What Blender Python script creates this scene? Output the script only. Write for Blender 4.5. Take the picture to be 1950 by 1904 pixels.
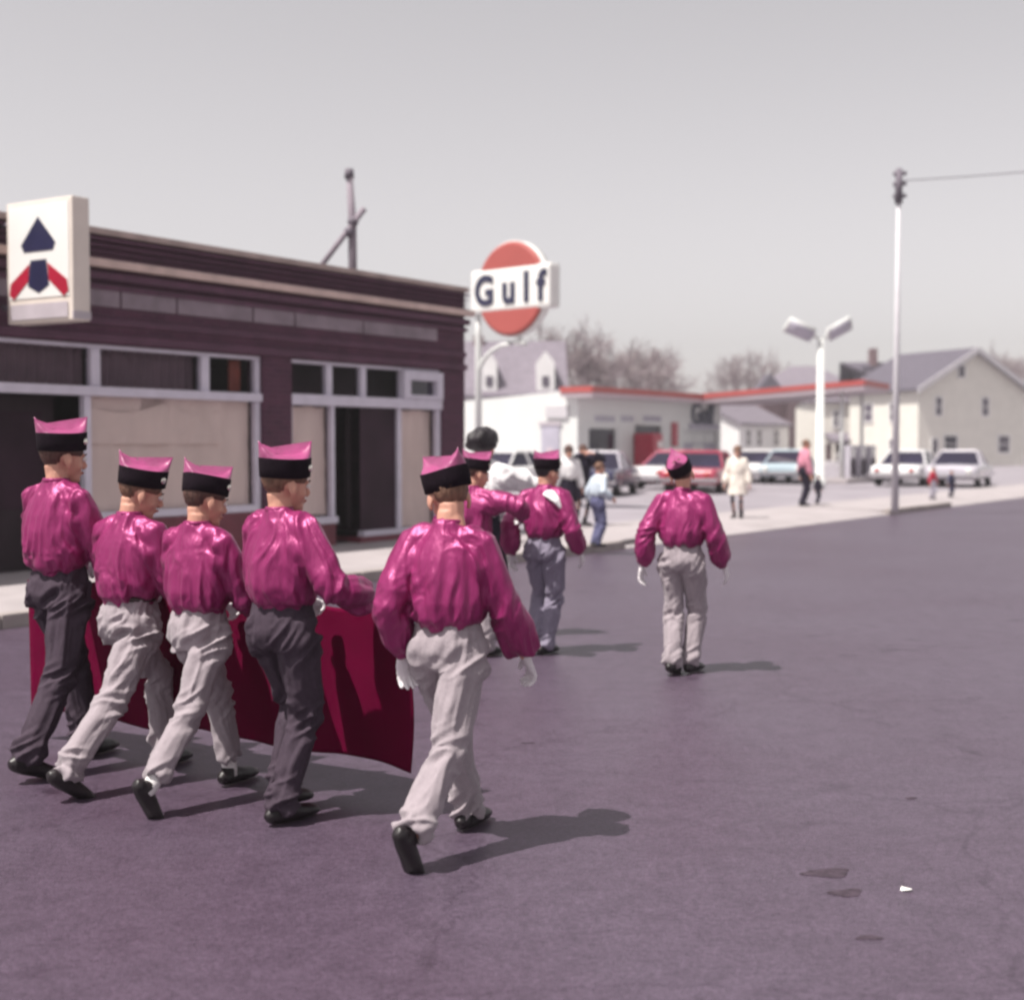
import bpy, bmesh, math, random
import numpy as np
from mathutils import Vector, Matrix, Euler

# ------------------------------------------------------------------ camera
for o in list(bpy.data.objects):
    bpy.data.objects.remove(o)
scene = bpy.context.scene
COL = scene.collection
F_PX, CX, CY, HOR, CAMH = 2690.0, 975.0, 952.0, 848.0, 1.55      # in a 1950 x 1904 reading of the photograph
PITCH = math.atan((CY - HOR) / F_PX)
cam_d = bpy.data.cameras.new('camera')
cam = bpy.data.objects.new('camera', cam_d)
COL.objects.link(cam)
cam.location = (0, 0, CAMH)
cam.rotation_euler = (math.pi / 2 - PITCH, 0, 0)
cam_d.sensor_fit = 'HORIZONTAL'
cam_d.sensor_width = 36.0
cam_d.lens = F_PX / 1950.0 * 36.0
cam_d.clip_start = 0.1
cam_d.clip_end = 5000
cam_d.dof.use_dof = True
cam_d.dof.focus_distance = 6.3
cam_d.dof.aperture_fstop = 1.8
scene.camera = cam

# ------------------------------------------------------------------ light
SUN_EL = math.radians(62)
SUN_H = Vector((-0.85, -0.53)).normalized()                        # towards the sun, in plan
SUN = Vector((SUN_H.x * math.cos(SUN_EL), SUN_H.y * math.cos(SUN_EL), math.sin(SUN_EL)))
world = bpy.data.worlds.new('World')
scene.world = world
world.use_nodes = True
wn, wl = world.node_tree.nodes, world.node_tree.links
wn.clear()
sky = wn.new('ShaderNodeTexSky')
sky.sky_type = 'NISHITA'
sky.sun_disc = False
sky.sun_elevation = SUN_EL
sky.sun_rotation = math.atan2(SUN_H.x, SUN_H.y)
sky.air_density = 1.0
sky.dust_density = 1.2
sky.ozone_density = 1.0
hs = wn.new('ShaderNodeHueSaturation')
hs.inputs['Saturation'].default_value = 0.13
tint = wn.new('ShaderNodeMix')
tint.data_type = 'RGBA'
tint.blend_type = 'MULTIPLY'
tint.inputs[0].default_value = 1.0
tint.inputs[7].default_value = (1.01, 0.95, 0.945, 1)
bg = wn.new('ShaderNodeBackground')
bg.inputs['Strength'].default_value = 0.110
wo = wn.new('ShaderNodeOutputWorld')
wl.new(sky.outputs[0], hs.inputs['Color'])
wl.new(hs.outputs[0], tint.inputs[6])
wl.new(tint.outputs[2], bg.inputs['Color'])
wl.new(bg.outputs[0], wo.inputs['Surface'])
sun_d = bpy.data.lights.new('sun', 'SUN')
sun_d.energy = 5.0
sun_d.angle = math.radians(0.55)
sun_d.color = (1.0, 0.95, 0.88)
sun = bpy.data.objects.new('sun', sun_d)
COL.objects.link(sun)
sun.rotation_euler = SUN.to_track_quat('Z', 'Y').to_euler()
scene.view_settings.view_transform = 'Standard'
scene.view_settings.look = 'None'
scene.view_settings.exposure = 0.4
scene.view_settings.gamma = 1.0
scene.view_settings.use_curve_mapping = False
scene.cycles.max_bounces = 6
scene.cycles.filter_width = 2.6

# ------------------------------------------------------------------ pixel helpers
FW = Vector((0, math.cos(PITCH), -math.sin(PITCH)))
UPV = Vector((0, math.sin(PITCH), math.cos(PITCH)))
CAM = Vector((0, 0, CAMH))
def ray(x, y):
    return (FW * F_PX + Vector((1, 0, 0)) * (x - CX) + UPV * (CY - y)).normalized()
def ground(x, y, z=0.0):
    d = ray(x, y)
    return CAM + d * ((z - CAMH) / d.z)
def at(x, y, Y):
    d = ray(x, y)
    return CAM + d * (Y / d.y)
def on_plane(x, y, p, n):
    d = ray(x, y)
    return CAM + d * ((p - CAM).dot(n) / d.dot(n))
ANG = math.radians(33.0)                                           # the street runs away to the right
U = Vector((math.sin(ANG), math.cos(ANG), 0))                      # along the street
V = Vector((-math.cos(ANG), math.sin(ANG), 0))                     # towards the shop side
ROTU = math.atan2(U.y, U.x)                                        # local x = U, local y = V
def street(s, n, z=0.0):
    return U * s + V * n + Vector((0, 0, z))

# ------------------------------------------------------------------ materials
MATS = {}
def mat(name, col, rough=0.7, spec=0.5, var=0.12, scale=6.0, bump=0.0, bscale=None, metal=0.0, sheen=0.0,
        emit=None, coat=0.0, detail=4.0, stretch=(1, 1, 1)):
    if name in MATS:
        return MATS[name]
    m = bpy.data.materials.new(name)
    m.use_nodes = True
    nt = m.node_tree
    b = nt.nodes['Principled BSDF']
    tc = nt.nodes.new('ShaderNodeTexCoord')
    mp = nt.nodes.new('ShaderNodeMapping')
    mp.inputs['Scale'].default_value = stretch
    nt.links.new(tc.outputs['Object'], mp.inputs['Vector'])
    nz = nt.nodes.new('ShaderNodeTexNoise')
    nz.inputs['Scale'].default_value = scale
    nz.inputs['Detail'].default_value = detail
    nt.links.new(mp.outputs[0], nz.inputs['Vector'])
    rp = nt.nodes.new('ShaderNodeValToRGB')
    rp.color_ramp.elements[0].position = 0.3
    rp.color_ramp.elements[1].position = 0.7
    rp.color_ramp.elements[0].color = [max(0, c * (1 - var)) for c in col] + [1]
    rp.color_ramp.elements[1].color = [min(1, c * (1 + var)) for c in col] + [1]
    nt.links.new(nz.outputs['Fac'], rp.inputs['Fac'])
    nt.links.new(rp.outputs[0], b.inputs['Base Color'])
    b.inputs['Roughness'].default_value = rough
    b.inputs['Specular IOR Level'].default_value = spec
    b.inputs['Metallic'].default_value = metal
    b.inputs['Sheen Weight'].default_value = sheen
    b.inputs['Coat Weight'].default_value = coat
    if bump:
        n2 = nt.nodes.new('ShaderNodeTexNoise')
        n2.inputs['Scale'].default_value = bscale or scale * 6
        n2.inputs['Detail'].default_value = 5
        nt.links.new(mp.outputs[0], n2.inputs['Vector'])
        bp = nt.nodes.new('ShaderNodeBump')
        bp.inputs['Strength'].default_value = bump
        bp.inputs['Distance'].default_value = 0.01
        nt.links.new(n2.outputs['Fac'], bp.inputs['Height'])
        nt.links.new(bp.outputs[0], b.inputs['Normal'])
    MATS[name] = m
    return m

def asphalt():
    m = bpy.data.materials.new('asphalt')
    m.use_nodes = True
    nt = m.node_tree
    L = nt.links.new
    b = nt.nodes['Principled BSDF']
    g = nt.nodes.new('ShaderNodeNewGeometry')
    def noise(scale, detail=5, rough=0.6):
        n = nt.nodes.new('ShaderNodeTexNoise')
        n.inputs['Scale'].default_value = scale
        n.inputs['Detail'].default_value = detail
        n.inputs['Roughness'].default_value = rough
        L(g.outputs['Position'], n.inputs['Vector'])
        return n
    def ramp(src, p0, c0, p1, c1):
        r = nt.nodes.new('ShaderNodeValToRGB')
        r.color_ramp.elements[0].position = p0
        r.color_ramp.elements[1].position = p1
        r.color_ramp.elements[0].color = list(c0) + [1]
        r.color_ramp.elements[1].color = list(c1) + [1]
        L(src, r.inputs['Fac'])
        return r.outputs[0]
    def mul(a, c, f=1.0):
        x = nt.nodes.new('ShaderNodeMix')
        x.data_type = 'RGBA'
        x.blend_type = 'MULTIPLY'
        x.inputs[0].default_value = f
        L(a, x.inputs[6])
        L(c, x.inputs[7])
        return x.outputs[2]
    base = ramp(noise(0.35, 3).outputs['Fac'], 0.3, (0.076, 0.050, 0.078), 0.7, (0.092, 0.068, 0.100))
    speck = ramp(noise(140, 2).outputs['Fac'], 0.3, (0.4, 0.4, 0.4), 0.75, (1.6, 1.6, 1.6))
    grit = ramp(noise(38, 3, 0.7).outputs['Fac'], 0.35, (0.74, 0.74, 0.74), 0.65, (1.2, 1.2, 1.2))
    mid = ramp(noise(7, 6, 0.7).outputs['Fac'], 0.32, (0.78, 0.76, 0.78), 0.62, (1.08, 1.07, 1.08))
    blot = ramp(noise(2.3, 4, 0.55).outputs['Fac'], 0.27, (0.55, 0.5, 0.55), 0.36, (1, 1, 1))
    wv_ = nt.nodes.new('ShaderNodeVectorMath')
    wv_.operation = 'MULTIPLY_ADD'
    wv_.inputs[1].default_value = (.5, .5, .5)
    L(noise(1.7, 5, .65).outputs['Color'], wv_.inputs[0])
    L(g.outputs['Position'], wv_.inputs[2])
    vo = nt.nodes.new('ShaderNodeTexVoronoi')
    vo.feature = 'DISTANCE_TO_EDGE'
    vo.inputs['Scale'].default_value = .42
    L(wv_.outputs[0], vo.inputs['Vector'])
    crack = ramp(vo.outputs['Distance'], 0.001, (.76, .73, .76), 0.006, (1, 1, 1))
    c = mul(mul(mul(mul(mul(base, speck), grit), mid), blot), crack)
    L(c, b.inputs['Base Color'])
    b.inputs['Roughness'].default_value = 0.42
    b.inputs['Specular IOR Level'].default_value = 0.5
    bp = nt.nodes.new('ShaderNodeBump')
    bp.inputs['Strength'].default_value = 0.25
    bp.inputs['Distance'].default_value = 0.01
    L(noise(90, 4).outputs['Fac'], bp.inputs['Height'])
    L(bp.outputs[0], b.inputs['Normal'])
    MATS['asphalt'] = m
    return m

def brick_mat(name, c1, c2, mortar, bw=0.21, bh=0.07):
    m = bpy.data.materials.new(name)
    m.use_nodes = True
    nt = m.node_tree
    L = nt.links.new
    b = nt.nodes['Principled BSDF']
    tc = nt.nodes.new('ShaderNodeTexCoord')
    sp = nt.nodes.new('ShaderNodeSeparateXYZ')
    cb = nt.nodes.new('ShaderNodeCombineXYZ')
    ad = nt.nodes.new('ShaderNodeMath')
    ad.operation = 'ADD'
    L(tc.outputs['Object'], sp.inputs[0])
    L(sp.outputs[0], ad.inputs[0])
    L(sp.outputs[1], ad.inputs[1])
    L(ad.outputs[0], cb.inputs[0])
    L(sp.outputs[2], cb.inputs[1])
    br = nt.nodes.new('ShaderNodeTexBrick')
    br.inputs['Scale'].default_value = 1.0
    br.inputs['Brick Width'].default_value = bw
    br.inputs['Row Height'].default_value = bh
    br.inputs['Mortar Size'].default_value = 0.006
    br.inputs['Color1'].default_value = list(c1) + [1]
    br.inputs['Color2'].default_value = list(c2) + [1]
    br.inputs['Mortar'].default_value = list(mortar) + [1]
    L(cb.outputs[0], br.inputs['Vector'])
    nz = nt.nodes.new('ShaderNodeTexNoise')
    nz.inputs['Scale'].default_value = 3
    nz.inputs['Detail'].default_value = 6
    L(tc.outputs['Object'], nz.inputs['Vector'])
    rp = nt.nodes.new('ShaderNodeValToRGB')
    rp.color_ramp.elements[0].color = (0.6, 0.6, 0.6, 1)
    rp.color_ramp.elements[1].color = (1.3, 1.3, 1.3, 1)
    L(nz.outputs['Fac'], rp.inputs['Fac'])
    mx = nt.nodes.new('ShaderNodeMix')
    mx.data_type = 'RGBA'
    mx.blend_type = 'MULTIPLY'
    mx.inputs[0].default_value = 1
    L(br.outputs['Color'], mx.inputs[6])
    L(rp.outputs[0], mx.inputs[7])
    L(mx.outputs[2], b.inputs['Base Color'])
    b.inputs['Roughness'].default_value = 0.8
    bp = nt.nodes.new('ShaderNodeBump')
    bp.inputs['Strength'].default_value = 0.6
    bp.inputs['Distance'].default_value = 0.01
    bp.invert = True
    L(br.outputs['Fac'], bp.inputs['Height'])
    L(bp.outputs[0], b.inputs['Normal'])
    MATS[name] = m
    return m

def glass_mat(name='glass', tintc=(0.95, 0.95, 0.96), k=0.06):
    if name in MATS:
        return MATS[name]
    m = bpy.data.materials.new(name)
    m.use_nodes = True
    nt = m.node_tree
    nt.nodes.clear()
    out = nt.nodes.new('ShaderNodeOutputMaterial')
    mx = nt.nodes.new('ShaderNodeMixShader')
    tr = nt.nodes.new('ShaderNodeBsdfTransparent')
    tr.inputs[0].default_value = list(tintc) + [1]
    gl = nt.nodes.new('ShaderNodeBsdfGlossy')
    gl.inputs['Roughness'].default_value = 0.04
    lw = nt.nodes.new('ShaderNodeLayerWeight')
    lw.inputs['Blend'].default_value = k
    nt.links.new(lw.outputs['Fresnel'], mx.inputs[0])
    nt.links.new(tr.outputs[0], mx.inputs[1])
    nt.links.new(gl.outputs[0], mx.inputs[2])
    nt.links.new(mx.outputs[0], out.inputs['Surface'])
    MATS[name] = m
    return m

asphalt()
M = {}
M['satin'] = mat('satin', (0.25, 0.010, 0.104), rough=0.43, spec=0.75, var=0.10, scale=4, bump=0.5, bscale=24, sheen=0.04, metal=0.32, stretch=(1.6, 1.6, .45))
M['satin'].node_tree.nodes['Principled BSDF'].inputs['Specular Tint'].default_value = (1.0, .86, .97, 1)
M['satin_cap'] = mat('satin_cap', (0.31, 0.04, 0.155), rough=0.42, spec=0.9, var=0.15, scale=14, bump=.5, bscale=30, sheen=0.1)
M['cap_band'] = mat('cap_band', (0.010, 0.005, 0.010), rough=0.9, spec=0.15, var=0.3, scale=20, bump=0.5, bscale=160)
M['trouser_light'] = mat('trouser_light', (0.31, 0.265, 0.29), rough=0.85, spec=0.25, var=0.06, scale=60, bump=0.25, bscale=200, sheen=0.2)
M['trouser_dark'] = mat('trouser_dark', (0.052, 0.036, 0.052), rough=0.85, spec=0.25, var=0.1, scale=60, bump=0.25, bscale=200)
M['trouser_blue'] = mat('trouser_blue', (0.22, 0.195, 0.26), rough=0.85, spec=0.25, var=0.08, scale=60, bump=0.25, bscale=200)
M['shoe'] = mat('shoe', (0.012, 0.008, 0.010), rough=0.42, spec=0.5, var=0.3, scale=15)
M['glove'] = mat('glove', (0.72, 0.68, 0.70), rough=0.85, spec=0.2, var=0.05, scale=30)
M['sock'] = mat('sock', (0.75, 0.72, 0.72), rough=0.9, spec=0.2, var=0.05, scale=90, bump=0.3)
M['skin'] = mat('skin', (0.56, 0.29, 0.215), rough=0.55, spec=0.4, var=0.07, scale=9, bump=0.06, bscale=90)
M['hair_brown'] = mat('hair_brown', (0.085, 0.04, 0.032), rough=0.6, spec=0.4, var=0.4, scale=60, bump=0.8, bscale=120, stretch=(1, 1, .35))
M['hair_sandy'] = mat('hair_sandy', (0.17, 0.09, 0.06), rough=0.6, spec=0.4, var=0.35, scale=60, bump=0.8, bscale=120, stretch=(1, 1, .35))
M['hair_black'] = mat('hair_black', (0.012, 0.008, 0.012), rough=0.5, spec=0.5, var=0.4, scale=60, bump=0.8, bscale=90, stretch=(1, 1, .35))
M['eye_white'] = mat('eye_white', (0.75, 0.72, 0.7), rough=0.3, var=0.03)
M['iris'] = mat('iris', (0.05, 0.03, 0.02), rough=0.2, var=0.2)
M['lip'] = mat('lip', (0.42, 0.13, 0.12), rough=0.5, var=0.1)
M['belt'] = mat('belt', (0.035, 0.018, 0.018), rough=0.45, var=0.2)
M['belt_white'] = mat('belt_white', (0.6, 0.5, 0.45), rough=0.5, var=0.15)
M['silver'] = mat('silver', (0.75, 0.72, 0.65), rough=0.25, metal=1.0, var=0.05)
M['banner'] = mat('banner', (0.115, 0.001, 0.026), rough=0.85, spec=0.06, var=0.12, scale=6, bump=0.1, bscale=300)
M['white_cloth'] = mat('white_cloth', (0.74, 0.72, 0.74), rough=0.8, spec=0.2, var=0.05, scale=20, bump=0.2)
M['cream_cloth'] = mat('cream_cloth', (0.74, 0.68, 0.62), rough=0.8, spec=0.2, var=0.05, scale=20)
M['black_cloth'] = mat('black_cloth', (0.014, 0.010, 0.022), rough=0.8, spec=0.2, var=0.2, scale=20)
M['blue_cloth'] = mat('blue_cloth', (0.50, 0.56, 0.64), rough=0.8, spec=0.2, var=0.06, scale=20)
M['jean'] = mat('jean', (0.11, 0.11, 0.2), rough=0.85, spec=0.2, var=0.15, scale=40)
M['rose_cloth'] = mat('rose_cloth', (0.55, 0.22, 0.30), rough=0.7, spec=0.3, var=0.35, scale=7, stretch=(.3, .3, 2))
M['concrete'] = mat('concrete', (0.36, 0.325, 0.335), rough=0.85, spec=0.3, var=0.10, scale=1.5, bump=0.2, bscale=60, detail=8)
M['kerb'] = mat('kerb', (0.34, 0.30, 0.29), rough=0.85, spec=0.3, var=0.15, scale=3, bump=0.25, bscale=50, detail=8)
M['apron'] = mat('apron', (0.27, 0.245, 0.275), rough=0.8, spec=0.35, var=0.14, scale=0.5, bump=0.15, bscale=50, detail=8)
M['earth'] = mat('earth', (0.20, 0.18, 0.16), rough=0.95, spec=0.1, var=0.25, scale=0.4, detail=8)
M['brick'] = brick_mat('brick', (0.086, 0.022, 0.052), (0.062, 0.016, 0.042), (0.095, 0.04, 0.066))
M['brick_trim'] = brick_mat('brick_trim', (0.12, 0.046, 0.086), (0.092, 0.035, 0.068), (0.075, 0.033, 0.055))
M['brick_far'] = brick_mat('brick_far', (0.20, 0.12, 0.13), (0.16, 0.09, 0.11), (0.25, 0.2, 0.2))
M['coping'] = mat('coping', (0.40, 0.31, 0.29), rough=0.8, var=0.2, scale=3, bump=0.2)
M['belt_stone'] = mat('belt_stone', (0.62, 0.47, 0.43), rough=0.8, var=0.15, scale=4, bump=0.15)
M['panel_stone'] = mat('panel_stone', (0.24, 0.19, 0.225), rough=0.75, var=0.22, scale=3, bump=0.15, detail=8)
M['frame_paint'] = mat('frame_paint', (0.62, 0.58, 0.68), rough=0.5, var=0.07, scale=5)
M['bulkhead'] = mat('bulkhead', (0.16, 0.03, 0.05), rough=0.6, var=0.15, scale=4)
M['paper'] = mat('paper', (0.78, 0.63, 0.57), rough=0.85, var=0.07, scale=2.0, bump=0.2, bscale=5, detail=6, stretch=(1.5, 1.5, .7))
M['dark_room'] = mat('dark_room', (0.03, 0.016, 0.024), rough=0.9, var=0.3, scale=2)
M['blind'] = mat('blind', (0.16, 0.105, 0.13), rough=0.8, var=0.15, scale=4)
M['orange_cloth'] = mat('orange_cloth', (0.20, 0.045, 0.03), rough=0.8, var=0.2, scale=6)
M['roofing'] = mat('roofing', (0.10, 0.09, 0.1), rough=0.9, var=0.2, scale=2)
M['sign_white'] = mat('sign_white', (0.80, 0.79, 0.77), rough=0.35, var=0.03, scale=2)
M['sign_cream'] = mat('sign_cream', (0.74, 0.66, 0.60), rough=0.4, var=0.05, scale=4)
M['sign_grey'] = mat('sign_grey', (0.48, 0.43, 0.47), rough=0.5, var=0.1, scale=4)
M['navy'] = mat('navy', (0.018, 0.018, 0.06), rough=0.4, var=0.15, scale=4)
M['ribbon_red'] = mat('ribbon_red', (0.40, 0.012, 0.04), rough=0.4, var=0.1, scale=4)
M['gulf_orange'] = mat('gulf_orange', (0.40, 0.085, 0.075), rough=0.35, var=0.06, scale=1.2)
M['station_white'] = mat('station_white', (0.68, 0.69, 0.68), rough=0.45, var=0.03, scale=0.8, detail=6)
M['station_red'] = mat('station_red', (0.40, 0.075, 0.07), rough=0.45, var=0.08, scale=0.6)
M['machine_red'] = mat('machine_red', (0.38, 0.012, 0.045), rough=0.35, var=0.06, scale=3, coat=0.3)
M['soffit'] = mat('soffit', (0.55, 0.46, 0.50), rough=0.7, var=0.06, scale=1.5)
M['dark_panel'] = mat('dark_panel', (0.035, 0.016, 0.028), rough=0.6, spec=0.15, var=0.3, scale=2)
M['dark_glass'] = mat('dark_glass', (0.018, 0.014, 0.035), rough=0.08, spec=0.6, var=0.3, scale=1)
M['grey_door'] = mat('grey_door', (0.42, 0.40, 0.48), rough=0.5, var=0.08, scale=3)
M['pole_grey'] = mat('pole_grey', (0.60, 0.58, 0.62), rough=0.55, var=0.06, scale=3)
M['pole_dark'] = mat('pole_dark', (0.13, 0.11, 0.14), rough=0.7, var=0.2, scale=4)
M['pole_wood'] = mat('pole_wood', (0.26, 0.22, 0.26), rough=0.85, var=0.2, scale=6, stretch=(6, 6, .6))
M['clap_cream'] = mat('clap_cream', (0.70, 0.675, 0.62), rough=0.75, var=0.05, scale=1.5)
M['clap_white'] = mat('clap_white', (0.76, 0.75, 0.75), rough=0.75, var=0.05, scale=1.5)
M['clap_grey'] = mat('clap_grey', (0.52, 0.50, 0.53), rough=0.75, var=0.06, scale=1.5)
M['shingle'] = mat('shingle', (0.19, 0.165, 0.20), rough=0.9, var=0.15, scale=3, bump=0.3, bscale=12)
M['shingle_dark'] = mat('shingle_dark', (0.10, 0.088, 0.115), rough=0.9, var=0.15, scale=3, bump=0.3, bscale=12)
M['house_pane'] = mat('house_pane', (0.10, 0.085, 0.115), rough=0.1, spec=0.6, var=0.2, scale=1)
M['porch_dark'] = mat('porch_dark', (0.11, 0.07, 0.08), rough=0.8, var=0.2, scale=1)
M['bark'] = mat('bark', (0.19, 0.155, 0.165), rough=0.95, var=0.25, scale=8, bump=0.4, stretch=(4, 4, .6))
M['twig'] = mat('twig', (0.30, 0.245, 0.265), rough=0.95, var=0.2, scale=3)
M['bud'] = mat('bud', (0.30, 0.25, 0.25), rough=0.9, var=0.25, scale=2)
M['green_leaf'] = mat('green_leaf', (0.09, 0.10, 0.075), rough=0.9, var=0.3, scale=2)
M['tyre'] = mat('tyre', (0.018, 0.016, 0.018), rough=0.85, var=0.2, scale=10)
M['chrome'] = mat('chrome', (0.72, 0.71, 0.72), rough=0.18, metal=1.0, var=0.03)
M['tail_light'] = mat('tail_light', (0.4, 0.02, 0.02), rough=0.2, var=0.05)
M['head_light'] = mat('head_light', (0.75, 0.74, 0.7), rough=0.1, var=0.03)
for nm, c in (('car_navy', (0.03, 0.028, 0.075)), ('car_white', (0.74, 0.73, 0.74)), ('car_red', (0.36, 0.035, 0.075)),
              ('car_blue', (0.42, 0.52, 0.58)), ('car_grey', (0.5, 0.47, 0.53)), ('car_rose', (0.52, 0.14, 0.2))):
    M[nm] = mat(nm, c, rough=0.22, spec=0.6, var=0.04, scale=2, coat=0.6)
M['glass'] = glass_mat()
M['tar'] = mat('tar', (0.05, 0.034, 0.048), rough=0.75, spec=.3, var=0.4, scale=25, bump=0.3)
M['scrap'] = mat('scrap', (0.8, 0.78, 0.76), rough=0.8, var=0.05, scale=20)
M['bin'] = mat('bin', (0.10, 0.085, 0.10), rough=0.6, var=0.3, scale=12, bump=0.3)

# ------------------------------------------------------------------ mesh helpers
def tag(o, label=None, cat=None, group=None, kind=None):
    if label: o['label'] = label
    if cat: o['category'] = cat
    if group: o['group'] = group
    if kind: o['kind'] = kind
    return o
def empty(name, loc=(0, 0, 0), rz=0.0):
    o = bpy.data.objects.new(name, None)
    COL.objects.link(o)
    o.location = loc
    o.rotation_euler = (0, 0, rz)
    o.empty_display_size = 0.2
    return o
def link(name, me, m, parent=None, smooth=False):
    o = bpy.data.objects.new(name, me)
    COL.objects.link(o)
    if m is not None:
        me.materials.clear()
        me.materials.append(M[m] if isinstance(m, str) else m)
    if smooth:
        me.polygons.foreach_set('use_smooth', [True] * len(me.polygons))
    if parent is not None:
        o.parent = parent
    return o

class MB:
    """collects simple solids; build() makes ONE mesh object"""
    def __init__(s):
        s.v, s.f = [], []
    def add(s, vs, fs):
        k = len(s.v)
        s.v += [tuple(p) for p in vs]
        s.f += [tuple(i + k for i in f) for f in fs]
        return s
    def box(s, x0, x1, y0, y1, z0, z1, bev=0.0):
        if bev <= 0:
            vs = [(x, y, z) for z in (z0, z1) for y in (y0, y1) for x in (x0, x1)]
            return s.add(vs, [(0, 2, 3, 1), (4, 5, 7, 6), (0, 1, 5, 4), (2, 6, 7, 3), (0, 4, 6, 2), (1, 3, 7, 5)])
        bm = bmesh.new()
        bmesh.ops.create_cube(bm, size=1)
        for v in bm.verts:
            v.co = Vector(((x0 + x1) / 2 + v.co.x * (x1 - x0), (y0 + y1) / 2 + v.co.y * (y1 - y0), (z0 + z1) / 2 + v.co.z * (z1 - z0)))
        bmesh.ops.bevel(bm, geom=bm.edges[:], offset=bev, segments=2, affect='EDGES', profile=0.6)
        bm.verts.index_update()
        s.add([v.co[:] for v in bm.verts], [[v.index for v in f.verts] for f in bm.faces])
        bm.free()
        return s
    def tube(s, pts, rads, side=(1, 0, 0), n=10, cap=True):
        pts = [Vector(p) for p in pts]
        side = Vector(side)
        vs, fs = [], []
        for i, p in enumerate(pts):
            t = (pts[min(i + 1, len(pts) - 1)] - pts[max(i - 1, 0)])
            t = t.normalized() if t.length > 1e-9 else Vector((0, 0, 1))
            sd = side - t * side.dot(t)
            if sd.length < 1e-4:
                sd = t.orthogonal()
            sd.normalize()
            up = t.cross(sd)
            r = rads[i] if isinstance(rads, (list, tuple)) else rads
            a, b = r if isinstance(r, (list, tuple)) else (r, r)
            for k in range(n):
                w = 2 * math.pi * k / n
                vs.append(p + sd * (a * math.cos(w)) + up * (b * math.sin(w)))
        for i in range(len(pts) - 1):
            for k in range(n):
                a0, a1 = i * n + k, i * n + (k + 1) % n
                fs.append((a0, a1, a1 + n, a0 + n))
        if cap:
            fs.append(tuple(range(n - 1, -1, -1)))
            fs.append(tuple(range((len(pts) - 1) * n, len(pts) * n)))
        return s.add(vs, fs)
    def ball(s, c, r, rot=None, nu=14, nv=9):
        r = r if isinstance(r, (list, tuple)) else (r, r, r)
        c = Vector(c)
        vs, fs = [], []
        for j in range(nv + 1):
            th = math.pi * j / nv
            for k in range(nu):
                ph = 2 * math.pi * k / nu
                p = Vector((r[0] * math.sin(th) * math.cos(ph), r[1] * math.sin(th) * math.sin(ph), r[2] * math.cos(th)))
                vs.append(c + (rot @ p if rot else p))
        for j in range(nv):
            for k in range(nu):
                a, b2 = j * nu + k, j * nu + (k + 1) % nu
                fs.append((a, a + nu, b2 + nu, b2))
        return s.add(vs, fs)
    def prism(s, poly, axis, a0, a1):
        """poly in the two other axes, extruded along axis (0 x, 1 y, 2 z)"""
        n = len(poly)
        def mk(p, a):
            q = [0, 0, 0]
            o = [i for i in range(3) if i != axis]
            q[axis], q[o[0]], q[o[1]] = a, p[0], p[1]
            return tuple(q)
        vs = [mk(p, a0) for p in poly] + [mk(p, a1) for p in poly]
        fs = [tuple(range(n)), tuple(range(2 * n - 1, n - 1, -1))]
        fs += [(i, i + n, (i + 1) % n + n, (i + 1) % n) for i in range(n)]
        return s.add(vs, fs)
    def mesh(s, name):
        me = bpy.data.meshes.new(name)
        me.from_pydata(s.v, [], s.f)
        bm = bmesh.new()
        bm.from_mesh(me)
        bmesh.ops.remove_doubles(bm, verts=bm.verts, dist=1e-6)
        bmesh.ops.recalc_face_normals(bm, faces=bm.faces)
        bm.to_mesh(me)
        bm.free()
        return me
    def build(s, name, m, parent=None, smooth=False):
        return link(name, s.mesh(name), m, parent, smooth)

def boxo(name, m, parent, x0, x1, y0, y1, z0, z1, bev=0.0):
    return MB().box(x0, x1, y0, y1, z0, z1, bev).build(name, m, parent)

def text_obj(name, s, size, depth, m, parent, loc, rot, bold=0.0, squeeze=1.0, align='CENTER'):
    cu = bpy.data.curves.new(name, 'FONT')
    cu.body = s
    cu.size = size
    cu.extrude = depth
    cu.offset = bold
    cu.align_x = align
    cu.align_y = 'CENTER'
    t = bpy.data.objects.new(name + '_tmp', cu)
    COL.objects.link(t)
    dg = bpy.context.evaluated_depsgraph_get()
    me = bpy.data.meshes.new_from_object(t.evaluated_get(dg))
    bpy.data.objects.remove(t)
    o = link(name, me, m, parent)
    o.location = loc
    o.rotation_euler = rot
    o.scale = (squeeze, 1, 1)
    return o

def remesh(mb, voxel, smooth_it=2, fac=0.5):
    """fuse the solids of mb into one continuous skin"""
    me = mb.mesh('tmp')
    o = bpy.data.objects.new('tmp', me)
    COL.objects.link(o)
    r = o.modifiers.new('r', 'REMESH')
    r.mode = 'VOXEL'
    r.voxel_size = voxel
    if smooth_it:
        sm = o.modifiers.new('s', 'SMOOTH')
        sm.iterations = smooth_it
        sm.factor = fac
    dg = bpy.context.evaluated_depsgraph_get()
    out = bpy.data.meshes.new_from_object(o.evaluated_get(dg))
    bpy.data.objects.remove(o)
    bpy.data.meshes.remove(me)
    return out

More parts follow.
